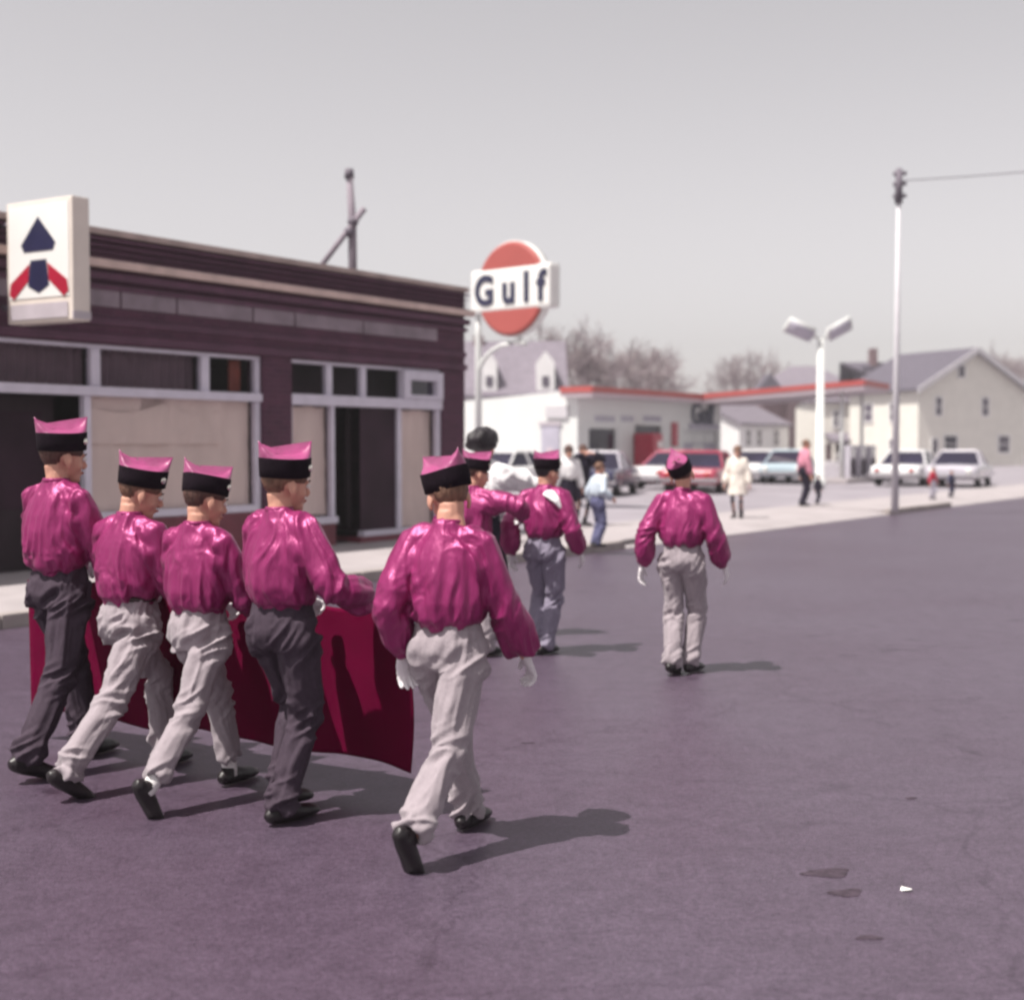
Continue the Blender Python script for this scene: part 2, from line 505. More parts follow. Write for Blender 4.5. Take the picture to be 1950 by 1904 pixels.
RS = np.random.RandomState(7)
LAT = RS.rand(64, 64, 64).astype(np.float32) * 2 - 1
def vnoise(p):
    p = np.asarray(p, dtype=np.float64)
    i = np.floor(p).astype(int)
    f = p - i
    f = f * f * f * (f * (f * 6 - 15) + 10)
    i0, i1 = i & 63, (i + 1) & 63
    def g(a, b, c):
        return LAT[(i1 if a else i0)[:, 0], (i1 if b else i0)[:, 1], (i1 if c else i0)[:, 2]]
    fx, fy, fz = f[:, 0], f[:, 1], f[:, 2]
    x00 = g(0, 0, 0) * (1 - fx) + g(1, 0, 0) * fx
    x10 = g(0, 1, 0) * (1 - fx) + g(1, 1, 0) * fx
    x01 = g(0, 0, 1) * (1 - fx) + g(1, 0, 1) * fx
    x11 = g(0, 1, 1) * (1 - fx) + g(1, 1, 1) * fx
    return (x00 * (1 - fy) + x10 * fy) * (1 - fz) + (x01 * (1 - fy) + x11 * fy) * fz

def cloth(me, bones, seed=0.0, amp=0.009, fl=26.0, joint_amp=0.008, fj=42.0, slant=0.35, smooth=True):
    """displace a garment into folds along its bones and wrinkles across the joints.
    bones: (start, end, [joint parameters 0..1], gather) """
    n = len(me.vertices)
    co = np.empty(n * 3)
    me.vertices.foreach_get('co', co)
    co = co.reshape(-1, 3)
    no = np.empty(n * 3)
    me.vertex_normals.foreach_get('vector', no)
    no = no.reshape(-1, 3)
    W = np.zeros(n) + 1e-9
    D = np.zeros(n)
    for bi, (a, b, joints, gather) in enumerate(bones):
        a, b = np.array(a), np.array(b)
        L = np.linalg.norm(b - a)
        d = (b - a) / L
        q = co - a
        t = q @ d
        perp = q - t[:, None] * d
        tc = np.clip(t, 0, L)
        dist = np.linalg.norm(co - (a + tc[:, None] * d), axis=1)
        w = np.exp(-(dist / 0.055) ** 2) + 1e-7
        u = t / L
        warp = vnoise(co * 5 + seed + 9)[:, None] * 0.5
        pc = perp * fl + d * (t * fl * 0.12)[:, None] + warp + seed + bi * 7.3
        pc = pc + np.outer((perp[:, 0] - perp[:, 1]) * fl * slant * .35, d)
        rid = 1 - 2.2 * np.abs(vnoise(pc))
        rid2 = 1 - 2.2 * np.abs(vnoise(pc * 1.9 + 4)) + .55 * (1 - 2.2 * np.abs(vnoise(pc * 3.7 + 11)))
        v = amp * (rid * 0.75 + rid2 * 0.35) * (0.55 + 0.6 * gather(u))
        for j in joints:
            wj = np.exp(-((u - j) * L / 0.075) ** 2)
            jc = perp * 9 + d * (t * fj)[:, None] + warp * 1.4 + seed * 2 + bi
            jc = jc + np.outer(perp[:, 0] + perp[:, 1], d) * 14
            v = v * (1 - 0.4 * wj) + joint_amp * wj * (1 - 2.4 * np.abs(vnoise(jc)))
        W += w
        D += w * v
    D /= W
    co = co + no * D[:, None]
    me.vertices.foreach_set('co', co.ravel())
    me.update()
    return me

# ------------------------------------------------------------------ people
def ik(S, T, a, b, pole):
    S, T, pole = Vector(S), Vector(T), Vector(pole)
    d = T - S
    L = d.length
    if L > (a + b) * 0.995:
        d = d.normalized() * (a + b) * 0.995
        T = S + d
        L = d.length
    x = (a * a - b * b + L * L) / (2 * L)
    h = math.sqrt(max(0, a * a - x * x))
    dn = d.normalized()
    p = pole - dn * pole.dot(dn)
    p.normalize()
    return S + dn * x + p * h, T

def lerp(a, b, t):
    return Vector(a) * (1 - t) + Vector(b) * t

def add_hand(mb, wrist, d, n, k, grow=0.0, curl=0.35, fwd=Vector((0, 1, 0)), mitten=False):
    d = d.normalized()
    n = (n - d * n.dot(d)).normalized()
    s = d.cross(n)
    sg = 1 if s.dot(fwd) >= 0 else -1
    g = grow
    mb.tube([wrist - d * .02 * k, wrist, wrist + d * .03 * k, wrist + d * .065 * k, wrist + d * .088 * k],
            [(.021 * k + g, .018 * k + g), (.022 * k + g, .018 * k + g), (.033 * k + g, .016 * k + g), (.037 * k + g, .014 * k + g), (.033 * k + g, .011 * k + g)], side=s, n=10)
    if mitten:
        return
    for o, L in ((-.030, .052), (-.0105, .066), (.0105, .070), (.030, .062)):
        p = wrist + d * .078 * k + s * (o * k * sg)
        dd = d + s * (o * sg * 2.2)
        dd.normalize()
        pts, rr = [p], [.0088 * k + g]
        ang = 0.0
        for q in range(3):
            ang += curl * (1.0, 1.25, 0.9)[q]
            dr = dd * math.cos(ang) + n * math.sin(ang)
            p = p + dr * (L * k * (0.45, 0.32, 0.25)[q])
            pts.append(p)
            rr.append((.0085 - .001 * q) * k + g)
        mb.tube(pts, rr, side=s, n=8)
        mb.ball(pts[-1], rr[-1])
    p = wrist + d * .022 * k + s * (.026 * k * sg)
    dr = (d * .75 + s * (.6 * sg) + n * .3).normalized()
    p1 = p + dr * .034 * k
    p2 = p1 + (dr * .6 + d * .5 + n * (.2 + curl * .4)).normalized() * .03 * k
    mb.tube([p, p1, p2], [.0125 * k + g, .0105 * k + g, .0085 * k + g], side=n, n=8)
    mb.ball(p2, .0085 * k + g)

def head_solids(mb, X, k):
    """X maps head-local points (chin at z 0, face towards +y) to the body frame"""
    R3 = X.to_3x3().normalized()
    P = lambda x, y, z: X @ Vector((x * k, y * k, z * k))
    def el(c, r, rot=None):
        mb.ball(P(*c), [q * k for q in r], rot=(R3 @ rot if rot else R3), nu=16, nv=11)
    el((0, -.012, .135), (.073, .090, .085))
    el((0, .030, .085), (.058, .056, .078))
    el((0, .045, .028), (.036, .036, .032))
    el((0, .066, .014), (.020, .018, .016))
    el((.034, .05, .07), (.022, .022, .024))
    el((-.034, .05, .07), (.022, .022, .024))
    el((0, .078, .122), (.042, .012, .012))
    mb.tube([P(0, .082, .112), P(0, .098, .085), P(0, .104, .072)], [.007 * k, .010 * k, .011 * k], n=8)
    el((0, .094, .070), (.015, .012, .009))
    el((0, .080, .043), (.020, .011, .012))
    for s in (-1, 1):
        el((s * .076, -.006, .092), (.008, .019, .030), Euler((0.15, 0, s * -0.35)).to_matrix())
        el((s * .073, .000, .066), (.008, .010, .012))
    mb.tube([P(0, -.03, .07), P(0, -.022, .02), P(0, -.02, -.03)], [.05 * k, .046 * k, .05 * k], n=12)

def make_hair(root, X, k, m, style):
    mb = MB()
    nu, nv = 36, 20
    vs, fs = [], []
    rnd = random.Random(3)
    for j in range(nv + 1):
        th = math.pi * 0.80 * j / nv
        for i in range(nu):
            ph = 2 * math.pi * i / nu
            dx, dy, dz = math.sin(th) * math.sin(ph), math.sin(th) * math.cos(ph), math.cos(th)
            grow = 1.05
            rx, ry, rz = .073, .092, .086
            if style == 'bouffant': rx, rz = .080, .074
            cz = .136
            front = max(0.0, dy)
            low = 0.036 + 0.085 * max(0.0, dy + 0.15) ** 0.8
            side_f = abs(dx) > 0.55 and dy > -0.25
            if style == 'short':
                t = 1.04 if dz < .3 else 1.04 - .07 * (dz - .3)
                if side_f: low = max(low, .115)
            else:
                t = (1.34 + .10 * math.sin(3 * ph + .6) * math.sin(th)) if style == 'bouffant' else 1.16
                low = 0.02 + 0.10 * max(0.0, dy + 0.05) ** 0.8
                if style == 'bouffant': low += 0.02
            if style == 'bouffant':
                t *= 1 + .16 * float(vnoise(np.array([[dx * 2.2 + 5, dy * 2.2 + 3, dz * 2.2 + 7]]))[0])
            x, y, z = rx * t * dx, -.012 + ry * t * dy, cz + rz * t * dz
            if style == 'bouffant' and dy > 0.2:
                y = -.012 + ry * (t - .25 * dy) * dy
            nz_ = 0.002 * math.sin(17 * dx + 9 * dz) + 0.002 * rnd.uniform(-1, 1)
            x, y = x * (1 + nz_ * 8), y * (1 + nz_ * 8)
            if z < low:                                            # tuck the lower edge into the skull
                f = min(1.0, (low - z) / .02)
                z = low - 0.004 * f
                x, y = x * (1 - .16 * f), -.012 + (y + .012) * (1 - .16 * f)
            vs.append(X @ Vector((x * k, y * k, z * k)))
    for j in range(nv):
        for i in range(nu):
            a, b = j * nu + i, j * nu + (i + 1) % nu
            fs.append((a, b, b + nu, a + nu))
    fs.append(tuple(nv * nu + i for i in range(nu)))
    mb.add(vs, fs)
    mb.build('hair', m, root, True)

def make_cap(root, X, k, tilt=(0, 0, 0), badge=True):
    """pointed garrison cap: wide black band, satin crown with a peak front and back"""
    C = X @ Matrix.Translation(Vector((0, -.008, .130)) * k) @ Euler([math.radians(t) for t in (tilt[0] + 7, tilt[1], tilt[2])]).to_matrix().to_4x4()
    n = 40
    def P(x, y, z):
        return C @ Vector((x * k, y * k, z * k))
    def ell(a, b, w):
        return a * math.copysign(abs(math.sin(w)) ** .9, math.sin(w)), b * math.cos(w)
    mb = MB()
    rings = [(.079, .101, 0.0), (.083, .105, .002), (.084, .108, .038), (.084, .110, .074), (.084, .110, .078), (.078, .104, .079)]
    vs, fs = [], []
    for a, b, z in rings:
        for i in range(n):
            w = 2 * math.pi * i / n
            x, y = ell(a, b, w)
            vs.append(P(x, y, z + .006 * (y / .11) ** 2))
    for j in range(len(rings) - 1):
        for i in range(n):
            q, r = j * n + i, j * n + (i + 1) % n
            fs.append((q, r, r + n, q + n))
    mb.add(vs, fs)
    cap = mb.build('cap', 'cap_band', root, True)
    mb = MB()
    nl = 9
    vs, fs = [], []
    for j in range(nl + 1):
        t = j / nl
        for i in range(n):
            w = 2 * math.pi * i / n
            x, y = ell(.0815, .1075, w)
            rz = .008 + .052 * abs(math.cos(w)) ** 2.3 + .003 * math.sin(5 * w)
            ry = .120 * math.cos(w)
            px, py, pz = x * (1 - t) + .004 * math.sin(w) * t, y * (1 - t) + ry * t, .069 + (rz + .016) * t
            bl = math.sin(math.pi * min(1, t * 1.1)) * .012
            px += math.sin(w) * bl * (1 + .4 * math.sin(7 * w + 3 * t))
            vs.append(P(px, py, pz + .006 * (y / .11) ** 2))
    for j in range(nl):
        for i in range(n):
            q, r = j * n + i, j * n + (i + 1) % n
            fs.append((q, r, r + n, q + n))
    fs.append(tuple(nl * n + i for i in range(n)))
    mb.add(vs, fs)
    mb.build('crown', 'satin_cap', cap, True)
    if badge:
        mb = MB()
        w = 0.75
        x, y = ell(.0875, .1125, w)
        nrm = (C.to_3x3() @ Vector((x / .084 ** 2, y / .11 ** 2, 0))).normalized()
        c = P(x, y, .042)
        mb.tube([c - nrm * .004, c + nrm * .003, c + nrm * .005], [.015 * k, .015 * k, .009 * k], side=C.to_3x3() @ Vector((0, 0, 1)), n=12)
        mb.build('badge', 'silver', cap, True)
    return cap

def person(label, pos, heading, H=1.5, feet=None, hands=None, head=(0, 0, 0), lean=3, twist=0, top='satin', bottom='trousers',
           bottom_m='trouser_light', hair='hair_brown', hair_style='short', cap=True, cap_tilt=(0, 0, 0), gloves=True, belt=None,
           seed=0.0, voxel=.0068, group=None, poles=None, socks=False, scarf=False, shoes='shoe', curl=(.35, .35), wide=1.0, fold=1.0,
           palm=None, z0=0.0, face=True):
    k = H / 1.5
    feet = feet or {'R': (.09, .03, 0, 0, 6), 'L': (-.09, .08, 0, 0, -6)}
    poles = poles or {}
    UPZ = Vector((0, 0, 1))
    ankles, footf = {}, {}
    for s, (x, y, p, lift, yaw) in feet.items():
        f = Vector((math.sin(math.radians(yaw)), math.cos(math.radians(yaw)), 0))
        pr = math.radians(p)
        fd = f * math.cos(pr) - UPZ * math.sin(pr)
        ud = f * math.sin(pr) + UPZ * math.cos(pr)
        B = Vector((x * k, y * k, lift * k + .002))
        ankles[s] = B - fd * .105 * k + ud * .075 * k
        footf[s] = (B, fd, ud, fd.cross(ud))
    LT, LS = .383 * k, .368 * k
    hx = {'R': .078 * k, 'L': -.078 * k}
    hz = .80 * k
    for s, a in ankles.items():
        hd2 = (a.x - hx[s]) ** 2 + a.y ** 2
        hz = min(hz, a.z + math.sqrt(max(1e-4, ((LT + LS) * .992) ** 2 - hd2)))
    hips, knees = {}, {}
    for s, a in ankles.items():
        hips[s] = Vector((hx[s], 0, hz))
        knees[s], ankles[s] = ik(hips[s], a, LT, LS, Vector((.15 if s == 'R' else -.15, 1, 0.15)))
    # upper body frame, leaning about the hips
    TB = Matrix.Translation((0, 0, hz)) @ Euler((math.radians(-lean), 0, math.radians(-twist))).to_matrix().to_4x4()
    T = lambda x, y, z: TB @ Vector((x * k, y * k, (z - .785) * k))
    sh = {'R': T(.142 * wide, -.004, 1.200), 'L': T(-.142 * wide, -.004, 1.200)}
    hands = hands or {'R': (.26, .06, .70), 'L': (-.26, .02, .70)}
    elb, wr = {}, {}
    for s, h in hands.items():
        pole = poles.get(s, Vector((.5 if s == 'R' else -.5, -1, -.2)))
        elb[s], wr[s] = ik(sh[s], T(*h) , .272 * k, .235 * k, TB.to_3x3() @ Vector(pole))
    X = TB @ Matrix.Translation(Vector((0, .014, 1.280 - .785)) * k) @ Euler((math.radians(-head[1]), math.radians(head[2]), math.radians(-head[0]))).to_matrix().to_4x4()
    kh = k * 1.03
    # ---- body: one continuous skin
    mb = MB()
    head_solids(mb, X, kh)
    mb.tube([T(0, -.012, 1.17), T(0, -.012, 1.25), T(0, -.006, 1.325)], [(.075 * k, .055 * k), (.050 * k, .048 * k), (.047 * k, .048 * k)], n=14)
    mb.tube([T(0, 0, .73), T(0, 0, .80), T(0, 0, .90), T(0, .005, 1.05), T(0, 0, 1.15), T(0, -.005, 1.22)],
            [(.07 * k, .045 * k), (.085 * k, .055 * k), (.085 * k, .062 * k), (.118 * k, .085 * k), (.118 * k, .075 * k), (.05 * k, .045 * k)], n=16)
    for s in 'RL':
        sg = 1 if s == 'R' else -1
        mb.tube([T(sg * .08, 0, 1.21), sh[s], lerp(sh[s], elb[s], .5), elb[s], lerp(elb[s], wr[s], .4), wr[s]],
                [.045 * k, .043 * k, .037 * k, .031 * k, .030 * k, .021 * k], n=10)
        mb.tube([hips[s] + Vector((0, 0, .03 * k)), lerp(hips[s], knees[s], .5), knees[s], lerp(knees[s], ankles[s], .35), ankles[s]],
                [.046 * k, .042 * k, .036 * k, .037 * k, .031 * k], n=10)
        B, fd, ud, sd = footf[s]
        mb.tube([ankles[s] + ud * .01 * k, ankles[s] - ud * .035 * k, B + fd * .0 + ud * .022 * k, B + fd * .04 * k + ud * .018 * k], [.03 * k, (.028 * k, .03 * k), (.03 * k, .016 * k), (.024 * k, .011 * k)], side=sd, n=8)
        d = (wr[s] - elb[s]).normalized()
        pn = TB.to_3x3() @ Vector((palm or {}).get(s, (-sg, 0.0, -.1)))
        add_hand(mb, wr[s], d, pn, k, grow=-.002 if gloves else 0.0, curl=curl[0 if s == 'R' else 1], mitten=gloves)
    body = link('person', remesh(mb, voxel * .8 if voxel < .01 else voxel, 2), 'skin', None, True)
    body.location = (pos[0], pos[1], z0)
    body.rotation_euler = (0, 0, -math.radians(heading))
    tag(body, label, 'person', group)
    root = body
    # ---- face
    if face:
        for s in (-1, 1):
            e = MB().ball(X @ (Vector((s * .030, .083, .105)) * kh), .0105 * kh, nu=12, nv=8).build('eye', 'eye_white', root, True)
            MB().ball(X @ (Vector((s * .030, .0905, .105)) * kh), .0048 * kh, nu=8, nv=6).build('iris', 'iris', e, True)
            MB().tube([X @ (Vector((s * .012, .092, .124)) * kh), X @ (Vector((s * .03, .091, .129)) * kh), X @ (Vector((s * .047, .08, .124)) * kh)], .003 * kh, n=6).build('eyebrow', hair, root, True)
        MB().tube([X @ (Vector((-.021, .084, .044)) * kh), X @ (Vector((0, .0935, .046)) * kh), X @ (Vector((.021, .084, .044)) * kh)], [.003 * kh, .0058 * kh, .003 * k], n=8).build('mouth', 'lip', root, True)
    make_hair(root, X, kh, hair, hair_style)
    if cap:
        make_cap(root, X, kh, cap_tilt)
    # ---- upper garment
    coat = bottom == 'coat'
    mb = MB()
    g = wide
    mb.tube([T(0, 0, .872), T(0, 0, .893), T(0, -.004, .915), T(0, -.006, .97), T(0, -.004, 1.06), T(0, -.006, 1.14), T(0, -.012, 1.20), T(0, -.016, 1.252), T(0, -.016, 1.290)],
            [(.112 * g * k, .092 * k), (.120 * g * k, .098 * k), (.150 * g * k, .124 * k), (.166 * g * k, .134 * k), (.166 * g * k, .130 * k), (.156 * g * k, .116 * k), (.132 * g * k, .092 * k), (.072 * k, .066 * k), (.053 * k, .055 * k)], n=24)
    if coat:
        mb.tube([T(0, 0, .95), T(0, 0, .80), T(0, 0, .62), T(0, 0, .50)], [(.15 * k, .115 * k), (.165 * k, .135 * k), (.185 * k, .15 * k), (.20 * k, .165 * k)], n=24)
    for s in 'RL':
        sg = 1 if s == 'R' else -1
        d = (wr[s] - elb[s]).normalized()
        cuff = wr[s] - d * .012 * k
        mb.tube([T(sg * .05, -.012, 1.235), T(sg * .10 * g, -.008, 1.212), sh[s], lerp(sh[s], elb[s], .3), lerp(sh[s], elb[s], .7), elb[s], lerp(elb[s], cuff, .35), lerp(elb[s], cuff, .7), lerp(elb[s], cuff, .88), lerp(elb[s], cuff, .93), cuff],
                [.045 * k, .058 * k, .064 * k, .068 * k, .068 * k, .066 * k, .070 * k, .070 * k, .053 * k, .034 * k, .034 * k], n=14)
        mb.tube([T(sg * .07, -.012, 1.13), lerp(T(sg * .12, -.01, 1.10), lerp(sh[s], elb[s], .35), .6), lerp(sh[s], elb[s], .62)], [.085 * k, .075 * k, .055 * k], n=14)
    me = remesh(mb, voxel, 9)
    bones = [(T(0, 0, .88)[:], T(0, 0, 1.22)[:], [], lambda u: .3 + 1.1 * np.exp(-(np.clip(u, 0, 2) / .6) ** 2))]
    for s in 'RL':
        bones.append((sh[s][:], elb[s][:], [1.0], lambda u: .8 + 0 * u))
        bones.append((elb[s][:], wr[s][:], [0.0], lambda u: .5 + 1.2 * np.clip(u, 0, 1)))
    cloth(me, bones, seed=seed, amp=.0145 * k * fold, fl=12, joint_amp=.014 * k * fold, fj=19, slant=.7)
    blouse = link('coat' if coat else 'blouse', me, top, root, True)
    if cap:
        ring = [T(.054 * math.cos(w_), -.014 + .055 * math.sin(w_), 1.286) for w_ in [i * math.pi / 12 for i in range(25)]]
        MB().tube(ring, [(.011 * k, .006 * k)] * 25, side=TB.to_3x3() @ Vector((0, 0, 1)), n=8, cap=False).build('collar', top, blouse, True)
    # ---- lower garment
    if bottom in ('trousers', 'coat'):
        mb = MB()
        if bottom == 'trousers':
            mb.tube([T(0, 0, .905), T(0, 0, .875), T(0, 0, .83), T(0, -.004, .775), T(0, 0, .72)],
                    [(.123 * k, .100 * k), (.128 * k, .104 * k), (.140 * k, .116 * k), (.148 * k, .120 * k), (.12 * k, .10 * k)], n=22)
            for sg in (-1, 1):
                mb.ball(T(sg * .050, -.048, .785), (.082 * k, .066 * k, .085 * k))
        for s in 'RL':
            sd = (ankles[s] - knees[s]).normalized() * (-3.2 if socks else 1.0)
            kn = knees[s] + Vector((0, .004, 0))
            r = 1.0 if bottom == 'trousers' else .55
            hem = ankles[s] + sd * ((.018 if feet[s][2] < 40 or socks else -.016) * k)
            mb.tube([hips[s] + Vector((0, 0, .04 * k)), hips[s] - Vector((0, 0, .03 * k)), lerp(hips[s], kn, .5), kn, lerp(kn, hem, .35), lerp(kn, hem, .75), lerp(kn, hem, .97), hem],
                    [.078 * k * r, .086 * k * r, .074 * k * r, .062 * k * r, .061 * k * r, .059 * k * r, .060 * k * r, .058 * k * r], n=16)
        me = remesh(mb, voxel, 10)
        bones = [(T(0, 0, .72)[:], T(0, 0, .90)[:], [], lambda u: .35 + 0 * u)]
        for s in 'RL':
            bones.append((hips[s][:], knees[s][:], [.12, 1.0], lambda u: .8 + 0 * u))
            bones.append((knees[s][:], ankles[s][:], [0.0, .93], lambda u: .6 + 0 * u))
        cloth(me, bones, seed=seed + 3.1, amp=.015 * k * fold, fl=14, joint_amp=.021 * k * fold, fj=20, slant=1.1)
        link('trousers' if bottom == 'trousers' else 'stockings', me, bottom_m, root, True)
    else:
        mb = MB()
        mb.tube([T(0, 0, .905), T(0, 0, .86), T(0, -.004, .78), T(0, 0, .62), T(0, 0, .46)],
                [(.116 * k, .095 * k), (.13 * k, .105 * k), (.155 * k, .125 * k), (.18 * k, .145 * k), (.20 * k, .165 * k)], n=22)
        me = remesh(mb, voxel, 2)
        cloth(me, [(T(0, 0, .46)[:], T(0, 0, .9)[:], [], lambda u: 1.4 - np.clip(u, 0, 1))], seed=seed, amp=.009 * k)
        link('skirt', me, bottom_m, root, True)
    # ---- shoes, socks, gloves, belt
    for s in 'RL':
        B, fd, ud, sd = footf[s]
        mb = MB()
        Q = lambda f, h, w=0: B + fd * (f * k) + ud * (h * k) + sd * (w * k)
        mb.tube([Q(-.180, .034), Q(-.162, .042), Q(-.11, .044), Q(-.06, .042), Q(-.01, .036), Q(.045, .032), Q(.082, .027), Q(.10, .02)],
                [(.016 * k, .018 * k), (.031 * k, .034 * k), (.036 * k, .042 * k), (.037 * k, .040 * k), (.044 * k, .034 * k), (.043 * k, .028 * k), (.032 * k, .02 * k), (.014 * k, .01 * k)], side=sd, n=14)
        mb.tube([Q(-.12, .03), Q(-.112, .086)], [.037 * k, .036 * k], side=sd, n=12)
        me = remesh(mb, max(.006, voxel * .8), 2)
        for v in me.vertices:
            h = (v.co - B).dot(ud)
            if h < 0: v.co -= ud * h
        link('shoe', me, shoes, root, True)
        if socks:
            up = (knees[s] - ankles[s]).normalized()
            MB().tube([ankles[s] - ud * .03 * k, ankles[s] + up * .02 * k, ankles[s] + up * .09 * k], [.038 * k, .036 * k, .040 * k], n=14).build('sock', 'sock', root, True)
        if gloves:
            sg = 1 if s == 'R' else -1
            mb = MB()
            d = (wr[s] - elb[s]).normalized()
            pn = TB.to_3x3() @ Vector((palm or {}).get(s, (-sg, 0.0, -.1)))
            add_hand(mb, wr[s], d, pn, k, grow=.0012, curl=curl[0 if s == 'R' else 1])
            link('glove', remesh(mb, .0042, 1), 'glove', root, True)
    if belt:
        mb = MB()
        n = 36
        vs, fs = [], []
        for z in (.888, .910):
            for a, b in ((.1235, .1015), (.1285, .1065)):
                for i in range(n):
                    w = 2 * math.pi * i / n
                    vs.append(T(a * math.cos(w), b * math.sin(w), z))
        for i in range(n):
            j = (i + 1) % n
            fs += [(i + n, j + n, j + 3 * n, i + 3 * n), (i, i + 2 * n, j + 2 * n, j), (i + 2 * n, i + 3 * n, j + 3 * n, j + 2 * n), (i, j, j + n, i + n)]
        mb.add(vs, fs)
        mb.build('belt', belt, root, True)
    if scarf:
        mb = MB()
        pts = [T(.035, -.085, 1.235), T(.085, -.092, 1.222), T(.145, -.075, 1.185), T(.182, -.045, 1.13), T(.186, -.02, 1.085)]
        mb.tube(pts, [(.035 * k, .010 * k), (.05 * k, .016 * k), (.055 * k, .02 * k), (.05 * k, .018 * k), (.028 * k, .01 * k)], side=TB.to_3x3() @ Vector((.1, .75, .6)), n=12)
        me = remesh(mb, .007, 2)
        link('scarf', me, 'white_cloth', root, True)
    return dict(root=root, wr=wr, k=k, hz=hz)

# ------------------------------------------------------------------ ground, road, pavements
N_K = V.dot(ground(690, 1110))                                     # the kerb line of the shop side
S1 = U.dot(ground(1205, 1046))
S2 = U.dot(ground(1672, 980))
S3 = U.dot(ground(1792, 965))
C_SHOP = ground(885, 1016, .12)
N_F = V.dot(C_SHOP)
S_F = U.dot(C_SHOP)
def sheet(name, s0, s1, n0, n1, z, m, div=1):
    o = MB().add([street(s0, n0, z), street(s1, n0, z), street(s1, n1, z), street(s0, n1, z)], [(0, 1, 2, 3)]).build(name, m)
    return tag(o, kind='structure')
g = MB().add([(-380, -380, -.012), (380, -380, -.012), (380, 380, -.012), (-380, 380, -.012)], [(0, 1, 2, 3)]).build('ground', 'earth')
tag(g, kind='structure')
road = sheet('road', -60, 330, -6.5, N_K, 0.0, MATS['asphalt'])
def slab(name, s0, s1, n0, n1, z0, z1, m):
    o = MB().box(s0, s1, n0, n1, z0, z1).build(name, m)
    o.rotation_euler = (0, 0, ROTU)
    return tag(o, kind='structure')
KW = 0.16
def kerb_run(s0, s1, n, inward):
    """kerb stones, each its own piece"""
    o = empty('kerb', (0, 0, 0), ROTU)
    tag(o, kind='structure')
    L = 2.4
    k = int(math.ceil((s1 - s0) / L))
    base = MB().box(.006, L - .006, 0, KW, -.02, .125, bev=.015).mesh('kerb_stone')
    for i in range(k):
        p = link('kerb_stone', base, 'kerb', o)
        p.location = (s0 + i * L, n if inward else n - KW, random.Random(i).uniform(-.004, .004))
        p.scale = (min(1.0, (s1 - s0 - i * L) / L), 1, 1)
    return o
kerb_run(-14, S1, N_K, True)
kerb_run(S2, S3, N_K, True)
slab('sidewalk', -40, S_F + 1.0, N_K + KW, N_F + .3, -.02, .12, 'concrete')
slab('sidewalk', S_F + 1.003, S1, N_K + KW, N_K + 2.6, -.02, .121, 'concrete')
slab('sidewalk', S2, S3, N_K + KW, N_K + 2.6, -.02, .121, 'concrete')
def ramp(s0, s1):
    o = MB().prism([(N_K + .002, -.02), (N_K + .002, .012), (N_K + .5, .10), (N_K + 2.6, .119), (N_K + 2.6, -.02)], 0, s0, s1).build('driveway', 'concrete')
    o.rotation_euler = (0, 0, ROTU)
    return tag(o, kind='structure')
ramp(S1 + .003, S2 - .003)
ramp(S3 + .003, 200)
slab('forecourt', S_F + 1.003, 200, N_K + 2.603, N_K + 60, -.02, .11, 'apron')
slab('sidewalk', -40, 200, -9.5, -6.66, -.02, .12, 'concrete')
kerb_run(-14, 60, -6.5, False)
# tar patches and a scrap of paper on the road
rnd = random.Random(11)
def patch(x, y, rx, ry, seed, m='tar', z=.0015):
    c = ground(x, y)
    r = random.Random(seed)
    ph = [r.uniform(0, 6.28) for _ in range(4)]
    vs = [c + Vector((0, 0, z))]
    n = 28
    for i in range(n):
        w = 2 * math.pi * i / n
        q = 1 + .22 * math.sin(2 * w + ph[0]) + .16 * math.sin(3 * w + ph[1]) + .10 * math.sin(5 * w + ph[2])
        vs.append(c + Vector((rx * q * math.cos(w), ry * q * math.sin(w), z)))
    MB().add(vs, [(0, i + 1, (i + 1) % n + 1) for i in range(n)]).build('tar_patch', m, road)
for i, (x, y, rx, ry) in enumerate(((1575, 1662, .10, .045), (1612, 1700, .05, .05), (1735, 1520, .025, .02), (1655, 1785, .035, .025), (1005, 1415, .03, .015))):
    patch(x, y, rx, ry, i)
sc = MB()
c = ground(1725, 1696)
sc.add([c + Vector((-.022, -.009, .004)), c + Vector((.015, -.013, .009)), c + Vector((.025, .009, .005)), c + Vector((-.013, .012, .013)), c + Vector((0, 0, .011))],
       [(0, 1, 4), (1, 2, 4), (2, 3, 4), (3, 0, 4)])
tag(sc.build('paper_scrap', 'scrap'), 'small white crumpled scrap of paper lying on the bare road', 'litter')

# ------------------------------------------------------------------ the brick shop
shop = empty('brick_shop', (C_SHOP.x, C_SHOP.y, 0), ROTU)
tag(shop, 'single storey dark brick shop with two papered-over display windows', 'shop')
def FS(x, y):
    p = on_plane(x, y, C_SHOP, V)
    return U.dot(p - C_SHOP), p.z
HT = FS(880, 550)[1]
def mean_z(*pts):
    return sum(FS(*p)[1] for p in pts) / len(pts)
HT = mean_z((880, 551), (520, 491), (165, 434))
ZB = mean_z((880, 598), (520, 545), (165, 500))                    # belt course
ZP0, ZP1 = mean_z((830, 650), (520, 622), (230, 588)), mean_z((830, 616), (520, 588), (230, 548))   # faded panels
ZL = mean_z((700, 684), (560, 680), (300, 668), (130, 662))        # head of the transoms
ZT = mean_z((835, 778), (560, 770), (300, 738), (130, 733))        # transom bar
ZSILL = mean_z((600, 992),)
SN = -12.5
s_b1r, s_b1l = FS(500, 760)[0], FS(172, 800)[0]
s_p2 = FS(556, 800)[0]
s_b2r = FS(842, 800)[0]
s_rec0, s_rec1 = FS(642, 850)[0], FS(766, 850)[0]
DEP = 12.0
g0 = .12
TH = .28
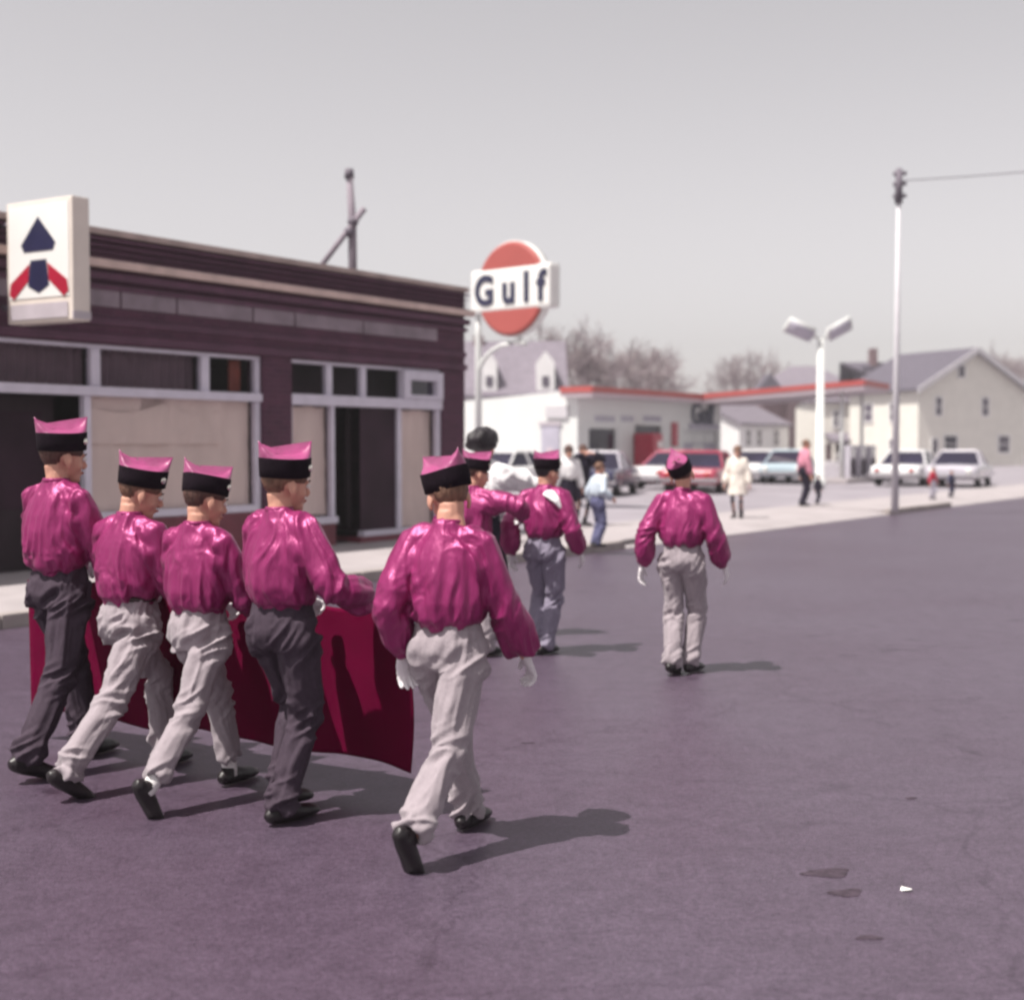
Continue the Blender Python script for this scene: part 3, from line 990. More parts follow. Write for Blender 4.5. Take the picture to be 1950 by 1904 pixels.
# walls: front is pieced round the openings
boxo('wall', 'brick', shop, SN, 0, 0, TH, ZL, HT - .06)
boxo('wall', 'brick', shop, s_b2r, 0, 0, TH, g0, ZL - .001)
boxo('wall', 'brick', shop, s_b1r, s_p2, 0, TH, g0, ZL - .001)
boxo('wall', 'brick', shop, SN, s_b1l - 2.6, 0, TH, g0, ZL - .001)
boxo('wall', 'brick', shop, -TH, 0, TH + .001, DEP, g0, HT - .35)
boxo('wall', 'brick', shop, SN, SN + TH, TH + .001, DEP, g0, HT - .35)
boxo('wall', 'brick', shop, SN, 0, DEP + .001, DEP + TH, g0, HT - .35)
boxo('roof', 'roofing', shop, SN + TH + .002, -TH - .002, TH + .002, DEP - .002, HT - .75, HT - .62)
boxo('coping', 'coping', shop, SN - .03, .04, -.07, TH + .05, HT - .058, HT + .02, bev=.012)
# projecting brick courses of the parapet
def course(z0, z1, out, m='brick_trim'):
    boxo('brick_course', m, shop, SN - out * .5, out * .7, -out, -.001, z0, z1, bev=.008)
dz = (HT - .06 - ZB) / 5.2
for i, (o_, h_) in enumerate(((.075, .5), (.055, .45), (.035, .42), (.05, .4))):
    course(HT - .075 - dz * (i * 1.15 + .72), HT - .075 - dz * (i * 1.15 + .72) + dz * h_ * .9, o_)
boxo('belt_course', 'belt_stone', shop, SN - .05, .12, -.13, -.002, ZB - .05, ZB + .045, bev=.015)
course(ZB - .19, ZB - .10, .08)
course(ZB - .30, ZB - .235, .045)
course(ZP0 - .20, ZP0 - .12, .03)
course(ZL + .02, ZL + .11, .04)
# faded stone panels
xs = [SN + .3, -10.2, FS(228, 570)[0], FS(335, 585)[0], FS(480, 600)[0], FS(560, 610)[0], FS(690, 625)[0], FS(832, 640)[0]]
for a, b in zip(xs[:-1], xs[1:]):
    boxo('stone_panel', 'panel_stone', shop, a + .015, b - .015, -.022, -.002, ZP0 + .01, ZP1 - .01, bev=.008)
# interior
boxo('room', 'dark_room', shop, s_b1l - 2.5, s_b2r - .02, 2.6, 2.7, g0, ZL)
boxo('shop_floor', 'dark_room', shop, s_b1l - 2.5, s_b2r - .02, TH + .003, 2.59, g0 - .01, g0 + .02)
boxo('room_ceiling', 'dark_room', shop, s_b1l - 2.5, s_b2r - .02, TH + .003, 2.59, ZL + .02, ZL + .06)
FR = .09
def bar(parent, x0, x1, z0, z1, y0=.04, y1=.13, m='frame_paint'):
    return boxo('frame', m, parent, x0, x1, y0, y1, z0, z1, bev=.008)
# bay one: entrance on the near side, then the big papered window
bay = empty('display_window'); bay.parent = shop
e0 = s_b1l - 2.6
bar(bay, e0, s_b1r, ZT - .055, ZT + .055, .0, .15)
bar(bay, e0, s_b1r, ZL - .05, ZL - .003)
bar(bay, s_b1r - FR, s_b1r, g0 + .55, ZT - .057)
bar(bay, s_b1r - FR, s_b1r, ZT + .057, ZL - .052)
bar(bay, s_b1l - .05, s_b1l + .05, g0, ZT - .057)
m1, m2 = FS(187, 700)[0], FS(396, 705)[0]
for m_ in (m1, m2):
    bar(bay, m_ - .07, m_ + .07, ZT + .057, ZL - .052)
bar(bay, s_b1l + .052, s_b1r - FR - .002, g0 + .55, g0 + .64, .0, .14)
def pane(parent, x0, x1, z0, z1, y=.085, name='pane'):
    return boxo(name, 'glass', parent, x0, x1, y, y + .008, z0, z1)
pane(bay, s_b1l + .05, s_b1r - FR, g0 + .64, ZT - .056)
pane(bay, e0, m1 - .07, ZT + .056, ZL - .051)
pane(bay, m1 + .07, m2 - .07, ZT + .056, ZL - .051)
pane(bay, m2 + .07, s_b1r - FR, ZT + .056, ZL - .051)
# brown paper hung inside the glass: an uneven sheet with a swagged top edge
def paper(x0, x1, z0, z1, y, seed, swag=0.0, parent=None):
    nx, nz_ = 40, 24
    vs, fs = [], []
    P_ = np.array([[x0 + (x1 - x0) * i / nx, 0, z0 + (z1 - z0) * j / nz_] for j in range(nz_ + 1) for i in range(nx + 1)])
    d = vnoise(P_ * np.array([5, 1, .9]) + seed) * .035 + vnoise(P_ * 7 + seed) * .008
    for q, p in enumerate(P_):
        u_ = (p[0] - x0) / (x1 - x0)
        t_ = (p[2] - z0) / (z1 - z0)
        z = p[2] - t_ * swag * (.25 + .75 * abs(math.sin(u_ * 5.1 + .4)))
        vs.append((p[0], y + d[q], z))
    for j in range(nz_):
        for i in range(nx):
            a = j * (nx + 1) + i
            fs.append((a, a + 1, a + nx + 2, a + nx + 1))
    MB().add(vs, fs).build('paper_lining', 'paper', parent, True)
paper(s_b1l + .05, s_b1r - FR, g0 + .64, ZT - .03, .16, 1.0, .0, bay)
mid = s_b1l + (s_b1r - s_b1l) * .52
paper(s_b1l + .06, s_b1r - FR - .6, ZT - .62, ZT - .08, .125, 5.0, .16, bay)
# pleated blind behind the transoms
def pleats(x0, x1, z0, z1, y, parent, m='blind'):
    n = max(6, int((x1 - x0) / .13))
    vs, fs = [], []
    for j, z in enumerate((z0, z1)):
        for i in range(2 * n + 1):
            vs.append((x0 + (x1 - x0) * i / (2 * n), y + (.05 if i % 2 else 0), z))
    for i in range(2 * n):
        fs.append((i, i + 1, i + 2 * n + 2, i + 2 * n + 1))
    MB().add(vs, fs).build('blind', m, parent)
pleats(e0, m1 - .05, ZT, ZL, .22, bay)
pleats(m1 + .05, m2 - .05, ZT, ZL, .22, bay)
boxo('curtain', 'orange_cloth', bay, s_b1r - FR - .32, s_b1r - FR - .12, .2, .24, ZT + .08, ZL - .06, bev=.01)
boxo('stall_riser', 'bulkhead', shop, s_b1l + .052, s_b1r - .001, .02, .13, g0, g0 + .548)
# near entrance door
dr = empty('door'); dr.parent = shop
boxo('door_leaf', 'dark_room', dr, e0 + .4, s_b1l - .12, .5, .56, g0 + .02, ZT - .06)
boxo('door_glass', 'dark_panel', dr, e0 + .55, s_b1l - .3, .485, .499, g0 + .7, ZT - .25)
# bay two: window, recessed door, window
bay2 = empty('display_window'); bay2.parent = shop
bar(bay2, s_p2, s_b2r, ZT - .075, ZT + .075, -.01, .15)
bar(bay2, s_p2, s_b2r, ZL - .05, ZL - .003)
t1, t2, t3 = FS(632, 730)[0], FS(697, 735)[0], FS(768, 740)[0]
for m_, w_ in ((t1, .06), (t2, .06)):
    bar(bay2, m_ - w_, m_ + w_, ZT + .077, ZL - .052)
for a, b in ((s_p2, t1 - .06), (t1 + .06, t2 - .06), (t2 + .06, t3)):
    pane(bay2, a, b, ZT + .076, ZL - .051)
# the white boxed frame of the last light
bar(bay2, t3, t3 + .16, ZT + .077, ZL - .052, -.03, .13)
bar(bay2, s_b2r - .16, s_b2r, ZT + .077, ZL - .052, -.03, .13)
bar(bay2, t3 + .162, s_b2r - .162, ZL - .19, ZL - .052, -.03, .13)
bar(bay2, t3 + .162, s_b2r - .162, ZT + .077, ZT + .14, -.03, .13)
boxo('pane', 'dark_glass', bay2, t3 + .16, s_b2r - .16, .07, .08, ZT + .14, ZL - .19)
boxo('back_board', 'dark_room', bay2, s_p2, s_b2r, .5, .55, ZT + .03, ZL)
# left show window of bay two
zs1, zs2 = ZSILL, mean_z((760, 974))
bar(bay2, s_p2, s_p2 + .06, zs1 + .05, ZT - .077)
bar(bay2, s_rec0 - .07, s_rec0, zs1 + .05, ZT - .077)
bar(bay2, s_p2, s_rec0, zs1 - .05, zs1 + .048, -.02, .16)
pane(bay2, s_p2 + .06, s_rec0 - .07, zs1 + .05, ZT - .076)
paper(s_p2 + .05, s_rec0 - .06, zs1 + .07, ZT - .08, .16, 9.0, .02, bay2)
boxo('stall_riser', 'bulkhead', shop, s_p2 + .001, s_rec0 - .001, .03, .14, g0, zs1 - .052)
boxo('side_glass_wall', 'dark_panel', bay2, s_rec0 - .06, s_rec0 - .02, .142, 1.3, zs1, ZT - .08)
boxo('side_riser', 'bulkhead', bay2, s_rec0 - .08, s_rec0 - .002, .142, 1.3, g0, zs1 - .002)
# recessed glazed screen: dark door, then a papered light
RY = .75
scr = empty('door'); scr.parent = shop
boxo('door_leaf', 'dark_room', scr, s_rec0 + .02, s_rec0 + .95, RY + .25, RY + .30, g0 + .02, ZT - .08)
boxo('door_glass', 'dark_panel', scr, s_rec0 + .14, s_rec0 + .84, RY + .235, RY + .249, g0 + .75, ZT - .2)
MB().tube([(s_rec0 + .87, RY + .2, g0 + .95), (s_rec0 + .87, RY + .2, g0 + 1.15)], .014, n=8).build('handle', 'chrome', scr, True)
xr = s_rec1 - .9
bar(bay2, xr, xr + .05, zs2 - .2, ZT - .077, RY * .4, RY * .4 + .08, 'dark_room')
bar(bay2, s_rec1 - .05, s_rec1 + .04, zs2 - .25, ZT - .077, .04, .12)
bar(bay2, xr, s_b2r, zs2 - .34, zs2 - .255, .02, .14)
bar(bay2, s_b2r - .10, s_b2r - .002, zs2 - .25, ZT - .077, .03, .12)
pane(bay2, s_rec1 + .04, s_b2r - .10, zs2 - .255, ZT - .076, .08)
boxo('pane', 'dark_panel', bay2, xr, s_rec1 - .05, .09, .10, zs2 - .255, ZT - .078)
paper(s_rec1 + .03, s_b2r - .09, zs2 - .25, ZT - .08, .16, 13.0, .02, bay2)
boxo('stall_riser', 'bulkhead', shop, xr, s_b2r - .001, .03, .15, g0, zs2 - .342)
boxo('side_riser', 'bulkhead', bay2, xr - .06, xr - .002, .03, 1.3, g0, zs2 - .342)

# ------------------------------------------------------------------ projecting beer sign with ribbon emblem
sg0 = C_SHOP + U * FS(10, 500)[0]
pp = on_plane(163, 490, sg0, U)                                   # its street edge
zt, zb = on_plane(160, 376, sg0, U).z, on_plane(165, 612, sg0, U).z
edge_n = V.dot(pp - C_SHOP)
sign = empty('projecting_sign', (sg0.x, sg0.y, 0), ROTU)
tag(sign, 'white box sign with navy and red ribbon emblem projecting from brick shop front', 'sign')
y0 = edge_n
W_ = 1.05
boxo('sign_box', 'sign_cream', sign, -.17, .06, y0, y0 + W_, zb, zt, bev=.02)
boxo('face', 'sign_white', sign, -.178, -.1701, y0 + .05, y0 + W_ - .05, zb + .26, zt - .05)
boxo('name_strip', 'sign_grey', sign, -.181, -.1781, y0 + .07, y0 + W_ - .07, zb + .04, zb + .20)
hh = zt - zb
def quad_on_face(name, pts, m, off=.184):
    vs = [(-off, y0 + W_ * a, zb + hh * b) for a, b in pts] + [(-.1782, y0 + W_ * a, zb + hh * b) for a, b in pts]
    n = len(pts)
    MB().add(vs, [tuple(range(n)), tuple(range(2 * n - 1, n - 1, -1))] + [(i, i + n, (i + 1) % n + n, (i + 1) % n) for i in range(n)]).build(name, m, sign)
quad_on_face('ribbon', [(.50, .86), (.24, .64), (.28, .58), (.72, .58), (.76, .64)], 'navy')
quad_on_face('ribbon', [(.38, .51), (.62, .51), (.66, .30), (.50, .24), (.34, .30)], 'navy')
quad_on_face('ribbon', [(.36, .48), (.07, .33), (.05, .24), (.12, .20), (.34, .34)], 'ribbon_red', .1845)
quad_on_face('ribbon', [(.64, .48), (.93, .33), (.95, .24), (.88, .20), (.66, .34)], 'ribbon_red', .1845)
for zz in (zb + .2, zt - .2):
    MB().tube([(-.05, y0 + W_ - .02, zz), (-.05, .01, zz)], .03, n=8).build('bracket', 'pole_dark', sign, True)
boxo('trim', 'sign_grey', sign, -.171, .061, y0 - .006, y0 + .012, zb + .02, zb + .10)

# ------------------------------------------------------------------ mast on the shop roof
YM = 23.0
b0, tp = at(672, 560, YM), at(665, 326, YM)
mast = empty('roof_mast', (b0.x, b0.y, HT - .62))
tag(mast, 'grey wooden mast with a slanting brace standing on shop roof', 'mast')
Lc = lambda p: p - mast.location
MB().tube([Vector((0, 0, -.01)), Lc(at(671, 430, YM)), Lc(tp)], [.075, .068, .05], n=10).build('pole', 'pole_wood', mast, True)
d0, d1 = at(612, 506, YM - .08), at(694, 397, YM - .08)
MB().tube([Lc(d0 + (d0 - d1) * .25), Lc(d1)], [.045, .05], n=8).build('brace', 'pole_wood', mast, True)
for px in ((672, 423), (665, 442)):
    MB().ball(Lc(at(px[0], px[1], YM - .06)), (.09, .09, .09)).build('clamp', 'pole_dark', mast, True)
MB().tube([Lc(tp) - Vector((0, 0, .12)), Lc(tp) + Vector((0, 0, .03))], [.08, .07], n=10).build('cap', 'pole_dark', mast, True)

# ------------------------------------------------------------------ filling station
ZS = .11
K = at(1100, 800, 50.0)
st = empty('filling_station', (K.x, K.y, ZS), ROTU)
tag(st, 'white filling station building with red edged flat canopy roof', 'filling station')
def KS(x, y):
    p = on_plane(x, y, Vector((K.x, K.y, 0)), V)
    return U.dot(p - K), p.z - ZS
HS = at(1100, 742, 50).z - ZS
def SW(x, y):
    p = on_plane(x, y, Vector((K.x, K.y, 0)), U)
    return V.dot(p - K), p.z - ZS
XE = KS(1372, 800)[0]
# left wall with its top sloping to the back
MB().prism([(0, 0), (0, HS), (11, HS - .75), (11, 0)], 0, 0, .25).build('wall', 'station_white', st)
w0, w1 = KS(1120, 850)[0], KS(1176, 850)[0]
d0_, d1_ = KS(1208, 850)[0], KS(1262, 850)[0]
gb0, gb1 = KS(1302, 850)[0], KS(1366, 850)[0]
zw0, zw1 = KS(1148, 886)[1], KS(1148, 812)[1]
zd = KS(1235, 806)[1]
zg = KS(1335, 822)[1]
def fw(x0, x1, z0, z1, m='station_white'):
    boxo('wall', m, st, x0, x1, 0, .25, z0, z1)
fw(.251, w0, 0, HS); fw(w0 + .001, w1, zw1, HS); fw(w0 + .001, w1, 0, zw0); fw(w1 + .001, d0_, 0, HS)
fw(d0_ + .001, d1_, zd, HS); fw(d1_ + .001, gb0, 0, HS); fw(gb0 + .001, gb1, zg, HS); fw(gb1 + .001, XE, 0, HS)
boxo('wall', 'station_white', st, XE - .25, XE, .251, 11, 0, HS - .8)
boxo('wall', 'station_white', st, 0.26, XE, 11.001, 11.2, 0, HS - .8)
MB().prism([(.26, HS - .05), (.26, HS - .01), (10.9, HS - .76), (10.9, HS - .82)], 0, .26, XE).build('roof', 'roofing', st)
def swin(x0, x1, z0, z1, mull=0, fm='station_white', gm='dark_glass', name='window'):
    w = empty(name); w.parent = st
    t = .08
    boxo('pane', gm, w, x0, x1, .10, .12, z0, z1)
    boxo('frame', fm, w, x0, x1, .02, .14, z0, z0 + t); boxo('frame', fm, w, x0, x1, .02, .14, z1 - t, z1)
    boxo('frame', fm, w, x0, x0 + t, .02, .14, z0 + t, z1 - t); boxo('frame', fm, w, x1 - t, x1, .02, .14, z0 + t, z1 - t)
    for i in range(mull):
        c = x0 + (x1 - x0) * (i + 1) / (mull + 1)
        boxo('mullion', fm, w, c - .03, c + .03, .03, .13, z0 + t, z1 - t)
    return w
swin(w0, w1, zw0, zw1)
swin(d0_, d1_, 0.02, zd, 0, name='door')
boxo('back_board', 'dark_room', st, w0 - .2, d1_ + .2, 1.2, 1.25, 0, HS - .3)
# service bay door: white panels with light panes
bd = empty('bay_door'); bd.parent = st
nr = 4
for r_ in range(nr):
    for c_ in range(3):
        xa, xb = gb0 + (gb1 - gb0) * c_ / 3, gb0 + (gb1 - gb0) * (c_ + 1) / 3
        za, zb_ = .02 + (zg - .02) * r_ / nr, .02 + (zg - .02) * (r_ + 1) / nr
        boxo('panel', 'station_white' if r_ != 2 or c_ == 1 else 'grey_door', bd, xa + .03, xb - .03, .10, .14, za + .03, zb_ - .03, bev=.01)
boxo('frame', 'grey_door', bd, gb0, gb1, .141, .16, .0, zg)
# dark raised lettering on the wall
gx, gz = KS(1337, 790)
text_obj('lettering', 'Gulf', 1.25, .03, 'navy', st, (gx, -.04, gz), (math.pi / 2, 0, 0), bold=.03, squeeze=1.0)
a0 = KS(1312, 813); a1 = KS(1368, 815)
boxo('lintel_band', 'grey_door', st, a0[0], a1[0], -.05, -.002, a0[1] - .1, a0[1] + .16)
for x0, x1 in ((1133, 1172), (1183, 1208), (1225, 1260)):
    q0, q1 = KS(x0, 797), KS(x1, 797)
    n_ = max(3, int((q1[0] - q0[0]) / .22))
    for i in range(n_):
        xx = q0[0] + (q1[0] - q0[0]) * i / n_
        boxo('small_letter', 'grey_door', st, xx, xx + .15, -.03, -.001, q0[1] - .10, q0[1] + .10)
r0 = KS(1283, 805); r1 = KS(1283, 850)
boxo('red_board', 'machine_red', st, r0[0] - .22, r0[0] + .22, -.10, -.002, r1[1], r0[1], bev=.01)
# rest room door on the sunlit side wall
q0, q1 = SW(1032, 860), SW(1066, 800)
rd = empty('rest_room_door'); rd.parent = st
ya, yb = min(q0[0], q1[0]), max(q0[0], q1[0])
boxo('door_leaf', 'grey_door', rd, -.05, -.001, ya, yb, .05, 2.15)
boxo('door_frame', 'sign_grey', rd, -.08, -.051, ya - .1, yb + .1, 2.16, 2.28)
boxo('push_plate', 'soffit', rd, -.07, -.0505, ya + .25, ya + .5, .9, 1.35)
boxo('board', 'clap_grey', rd, -.09, -.002, ya - .35, yb - .2, 2.42, 2.85)
# canopy
def cz(y):
    return HS + .42 * max(0, (-y - .8)) / 6.5
plan = [(-.35, .5), (-.35, -.8), (8.5, -.8), (8.9, -7.3), (12.7, -7.0), (13.6, -.8), (XE + .2, .4)]
vs = [(x, y, cz(y) - .26 if True else 0) for x, y in plan] + [(x, y, cz(y) + .02) for x, y in plan]
n = len(plan)
can = MB().add(vs, [tuple(range(n)), tuple(range(2 * n - 1, n - 1, -1))] + [(i, i + n, (i + 1) % n + n, (i + 1) % n) for i in range(n)]).build('canopy', 'soffit', st)
cx_, cy_ = 11, -4
for i in range(n - 1):
    (xa, ya_), (xb, yb_) = plan[i], plan[i + 1]
    d = Vector((xb - xa, yb_ - ya_, 0)).normalized()
    nn = Vector((d.y, -d.x, 0))
    if nn.dot(Vector(((xa + xb) / 2 - cx_, (ya_ + yb_) / 2 - cy_, 0))) < 0 and i != 1: nn = -nn
    if i == 1: nn = Vector((0, -1, 0))
    o1, o2 = nn * .004, nn * .05
    za, zb_ = cz(ya_), cz(yb_)
    vs = []
    for oo in (o1, o2):
        vs += [(xa + oo.x, ya_ + oo.y, za - .11), (xb + oo.x, yb_ + oo.y, zb_ - .11), (xb + oo.x, yb_ + oo.y, zb_ + .09), (xa + oo.x, ya_ + oo.y, za + .09)]
    MB().add(vs, [(0, 1, 2, 3), (4, 7, 6, 5), (0, 4, 5, 1), (1, 5, 6, 2), (2, 6, 7, 3), (3, 7, 4, 0)]).build('fascia', 'station_red', st)
for cxy in ((9.6, -6.2), (11.9, -6.2)):
    MB().tube([(cxy[0], cxy[1], 0), (cxy[0], cxy[1], cz(cxy[1]) - .25)], .07, n=10).build('column', 'station_white', st, True)

def local_st(x, y, z=0.0):
    return Vector((K.x, K.y, ZS)) + U * x + V * y + Vector((0, 0, z))

# soda machine by the door
p = local_st(KS(1214, 870)[0], -.45)
sm = empty('soda_machine', p, ROTU)
tag(sm, 'red upright soda vending machine beside filling station door', 'vending machine')
hh_ = 1.9
boxo('cabinet', 'machine_red', sm, -.42, .42, -.4, .4, .04, hh_, bev=.06)
boxo('front_panel', 'machine_red', sm, -.37, .37, -.43, -.402, .12, hh_ - .1, bev=.01)
boxo('white_script', 'sign_white', sm, .0, .3, -.437, -.431, hh_ - .55, hh_ - .3, bev=.002)
boxo('slot_panel', 'chrome', sm, -.3, -.1, -.437, -.431, .9, 1.2)
boxo('foot', 'tyre', sm, -.4, .4, -.38, .38, 0, .039)

# pumps on their island
isl = empty('pump_island', local_st(10.9, -6.4), ROTU)
tag(isl, 'low concrete pump island kerb beneath the canopy tip', 'pump island')
boxo('island_base', 'concrete', isl, -2.9, 3.2, -.6, .9, 0, .16, bev=.03)
def pump(x, label):
    o = empty('fuel_pump', local_st(10.9 + x, -6.3, .16), ROTU)
    tag(o, label, 'fuel pump', 'pumps on the island')
    boxo('cabinet', 'car_grey', o, -.32, .32, -.22, .22, .0, 1.28, bev=.04)
    boxo('dial', 'sign_white', o, -.24, .24, -.235, -.222, .88, 1.18)
    boxo('lower_panel', 'trouser_dark', o, -.26, .26, -.235, -.222, .1, .75)
    MB().tube([(.34, -.05, .95), (.46, -.12, .5), (.42, -.1, .25), (.34, -.05, .6)], .02, n=6).build('hose', 'tyre', o, True)
for x, lb_ in ((-.9, 'grey fuel pump on the island nearest the lamp standard'), (.3, 'grey fuel pump standing between two others on the island'), (1.5, 'grey fuel pump on the island end away from the lamp standard')):
    pump(x, lb_)

# twin lamp standard
LY = 47.0
lb = ground(1562, 936, ZS)
lb = Vector((at(1561, 900, LY).x, LY, ZS))
ls = empty('forecourt_lamp', lb)
tag(ls, 'tall white lamp standard with two upswept fluorescent heads', 'lamp post')
zj = at(1560, 646, LY).z - ZS
MB().tube([(0, 0, 0), (0, 0, .3), (0, 0, .31), (0, 0, zj)], [.22, .2, .14, .11], n=14).build('pole', 'station_white', ls, True)
for sgn, xx, yy in ((-1, 1497, 617), (1, 1621, 614)):
    e = at(xx, yy, LY) - lb
    root_ = Vector((sgn * .06, 0, zj + .02))
    h = MB()
    d = e - root_
    h.tube([root_, root_ + d * .15, root_ + d * .2, root_ + d * .97, root_ + d], [(.05, .04), (.06, .06), (.34, .12), (.36, .13), (.30, .07)], side=(0, -.75, .66), n=12)
    hd = h.build('lamp_head', 'station_white', ls, True)
    h2 = MB()
    dn = Vector((0, -.66, -.75)) * .075
    h2.tube([root_ + d * .22 + dn, root_ + d * .95 + dn], [(.26, .06), (.29, .06)], side=(0, -.75, .66), n=10)
    h2.build('diffuser', 'grey_door', hd, True)

# utility pole by the kerb with a service wire
pb = ground(1704, 972, .12)
up_ = empty('utility_pole', (pb.x, pb.y, .10))
tag(up_, 'tall slender pale pole beside the kerb drain with dark fittings on top', 'pole')
ptop = at(1712, 322, pb.y) - Vector((pb.x, pb.y, .10))
MB().tube([(0, 0, 0), ptop * .5, ptop * .9], [.085, .06, .042], n=12).build('pole', 'pole_grey', up_, True)
MB().tube([ptop * .9, ptop], [.09, .07], n=10).build('pole_top', 'pole_dark', up_, True)
for f_ in (.92, .955, .985):
    MB().tube([ptop * f_ + Vector((-.12, 0, 0)), ptop * f_ + Vector((.16, 0, .02))], .045, n=8).build('insulator', 'pole_dark', up_, True)
w_end = ptop + Vector((14, -6, .9))
wp = [ptop * .965]
for i in range(1, 13):
    t = i / 12
    wp.append(lerp(ptop * .965, w_end, t) - Vector((0, 0, 1.0 * 4 * t * (1 - t) * .35)))
MB().tube(wp, .012, n=5).build('wire', 'pole_dark', up_, True)

# ------------------------------------------------------------------ the round station sign
gc = at(980, 551, 32.0)
gs = empty('station_sign', (gc.x, gc.y, ZS), math.atan2(-.69, .72))
tag(gs, 'big round orange sign with navy letters across a white band on a curved arm', 'sign')
zc = gc.z - ZS
R_ = 88 * 32 / F_PX
disc = MB()
prof = [(-.17, R_ - .06), (-.14, R_), (.14, R_), (.17, R_ - .06)]
nseg = 56
vs, fs = [], []
for yy, rr in prof:
    for i in range(nseg):
        w = 2 * math.pi * i / nseg
        vs.append((rr * math.cos(w), yy, zc + rr * math.sin(w)))
for j in range(3):
    for i in range(nseg):
        a, b = j * nseg + i, j * nseg + (i + 1) % nseg
        fs.append((a, b, b + nseg, a + nseg))
fs.append(tuple(range(nseg))); fs.append(tuple(range(4 * nseg - 1, 3 * nseg - 1, -1)))
disc.add(vs, fs).build('disc', 'gulf_orange', gs)
rim = MB()
vs, fs = [], []
for yy, rr in ((-.10, R_ + .001), (-.10, R_ + .03), (.10, R_ + .03), (.10, R_ + .001)):
    for i in range(nseg):
        w = 2 * math.pi * i / nseg
        vs.append((rr * math.cos(w), yy, zc + rr * math.sin(w)))
for j in range(4):
    for i in range(nseg):
        a, b = j * nseg + i, j * nseg + (i + 1) % nseg
        c2, d2 = ((j + 1) % 4) * nseg + (i + 1) % nseg, ((j + 1) % 4) * nseg + i
        fs.append((a, b, c2, d2))
rim.add(vs, fs).build('rim', 'sign_white', gs, True)
bw, bh = 1.24, .50
band = boxo('white_band', 'sign_white', gs, -bw, bw, -.185, .185, zc - bh, zc + bh, bev=.09)
for sd_, rz_ in ((-1, 0), (1, math.pi)):
    cu = text_obj('lettering', 'G u l f', .92, .015, 'navy', gs, (0, sd_ * .197, zc - .03), (math.pi / 2, 0, rz_), bold=.028, squeeze=.93)
pl = at(906, 700, 32.0) - Vector((gc.x, gc.y, ZS))
Rm = Matrix.Rotation(-gs.rotation_euler.z, 3, 'Z')
plx = (Rm @ pl).x
plx = -1.16
MB().tube([(plx, .0, 0), (plx, 0, zc - .95), (plx, 0, zc - bh + .02)], [.09, .075, .06], n=12).build('pole', 'station_white', gs, True)
arc = []
for i in range(13):
    w = math.pi - i / 12 * 1.9
    arc.append((plx + 1.15 + 1.15 * math.cos(w), 0, zc - 1.95 + .75 * math.sin(w)))
MB().tube([(plx, 0, zc - 2.3)] + arc, .055, n=8).build('curved_arm', 'station_white', gs, True)
MB().tube([(0.15, 0, zc - 1.23), (0.15, 0, zc - R_ + .03)], .06, n=8).build('strut', 'station_white', gs, True)

# ------------------------------------------------------------------ houses
def house(name, label, loc, rz, w, d, eave, ridge, axis, wall_m, roof_m, wins=(), over=.35, cat='house', frame_m='clap_white', z0=0.0):
    h = empty(name, (loc[0], loc[1], z0), rz)
    tag(h, label, cat)
    if axis == 'x':
        MB().prism([(0, 0), (0, eave), (d / 2, ridge), (d, eave), (d, 0)], 0, 0, w).build('wall', wall_m, h)
        sl = (ridge - eave) / (d / 2)
        t = .16
        for s in (0, 1):
            ye, yr = (-over, d / 2) if s == 0 else (d + over, d / 2)
            ze = eave - over * sl
            MB().prism([(ye, ze + .01), (yr, ridge + .012), (yr, ridge + t), (ye, ze + t)], 0, -over, w + over).build('roof', roof_m, h)
    elif axis == 'y':
        MB().prism([(0, 0), (0, eave), (w / 2, ridge), (w, eave), (w, 0)], 1, 0, d).build('wall', wall_m, h)
        sl = (ridge - eave) / (w / 2)
        t = .2
        for s in (0, 1):
            xe, xr = (-over, w / 2) if s == 0 else (w + over, w / 2)
            ze = eave - over * sl
            MB().prism([(xe, ze + .01), (xr, ridge + .012), (xr, ridge + t), (xe, ze + t)], 1, -over, d + over).build('roof', roof_m, h)
    elif axis == 'hip':
        MB().box(0, w, 0, d, 0, eave).build('wall', wall_m, h)
        o = over
        r0_, r1_ = d * .42, w - d * .42
        vs = [(-o, -o, eave), (w + o, -o, eave), (w + o, d + o, eave), (-o, d + o, eave), (r0_, d / 2, ridge), (r1_, d / 2, ridge)]
        MB().add(vs, [(0, 1, 5, 4), (1, 2, 5), (2, 3, 4, 5), (3, 0, 4), (0, 3, 2, 1)]).build('roof', roof_m, h)
    else:
        MB().box(0, w, 0, d, 0, eave).build('wall', wall_m, h)
        MB().prism([(-over, eave + .01), (-over, eave + .2), (d + over, ridge + .2), (d + over, ridge + .01)], 0, -over, w + over).build('roof', roof_m, h)
    for win in wins:
        face, a0, a1, z0_, z1_ = win[:5]
        pm = win[5] if len(win) > 5 else 'house_pane'
        wd = empty('window'); wd.parent = h
        t = .1
        def bx(nm, m_, p0, p1, q0, q1, o0, o1):
            if face == 'front': return boxo(nm, m_, wd, p0, p1, -o1, -o0, q0, q1)
            return boxo(nm, m_, wd, -o1, -o0, p0, p1, q0, q1)
        bx('pane', pm, a0, a1, z0_, z1_, .002, .02)
        bx('frame', frame_m, a0 - t, a0, z0_ - t, z1_ + t, .002, .07); bx('frame', frame_m, a1, a1 + t, z0_ - t, z1_ + t, .002, .07)
        bx('frame', frame_m, a0, a1, z1_, z1_ + t, .002, .07); bx('sill', frame_m, a0, a1, z0_ - t, z0_, .002, .1)
        if z1_ - z0_ > 1.0:
            bx('rail', frame_m, a0, a1, (z0_ + z1_) / 2 - .03, (z0_ + z1_) / 2 + .03, .021, .05)
    return h

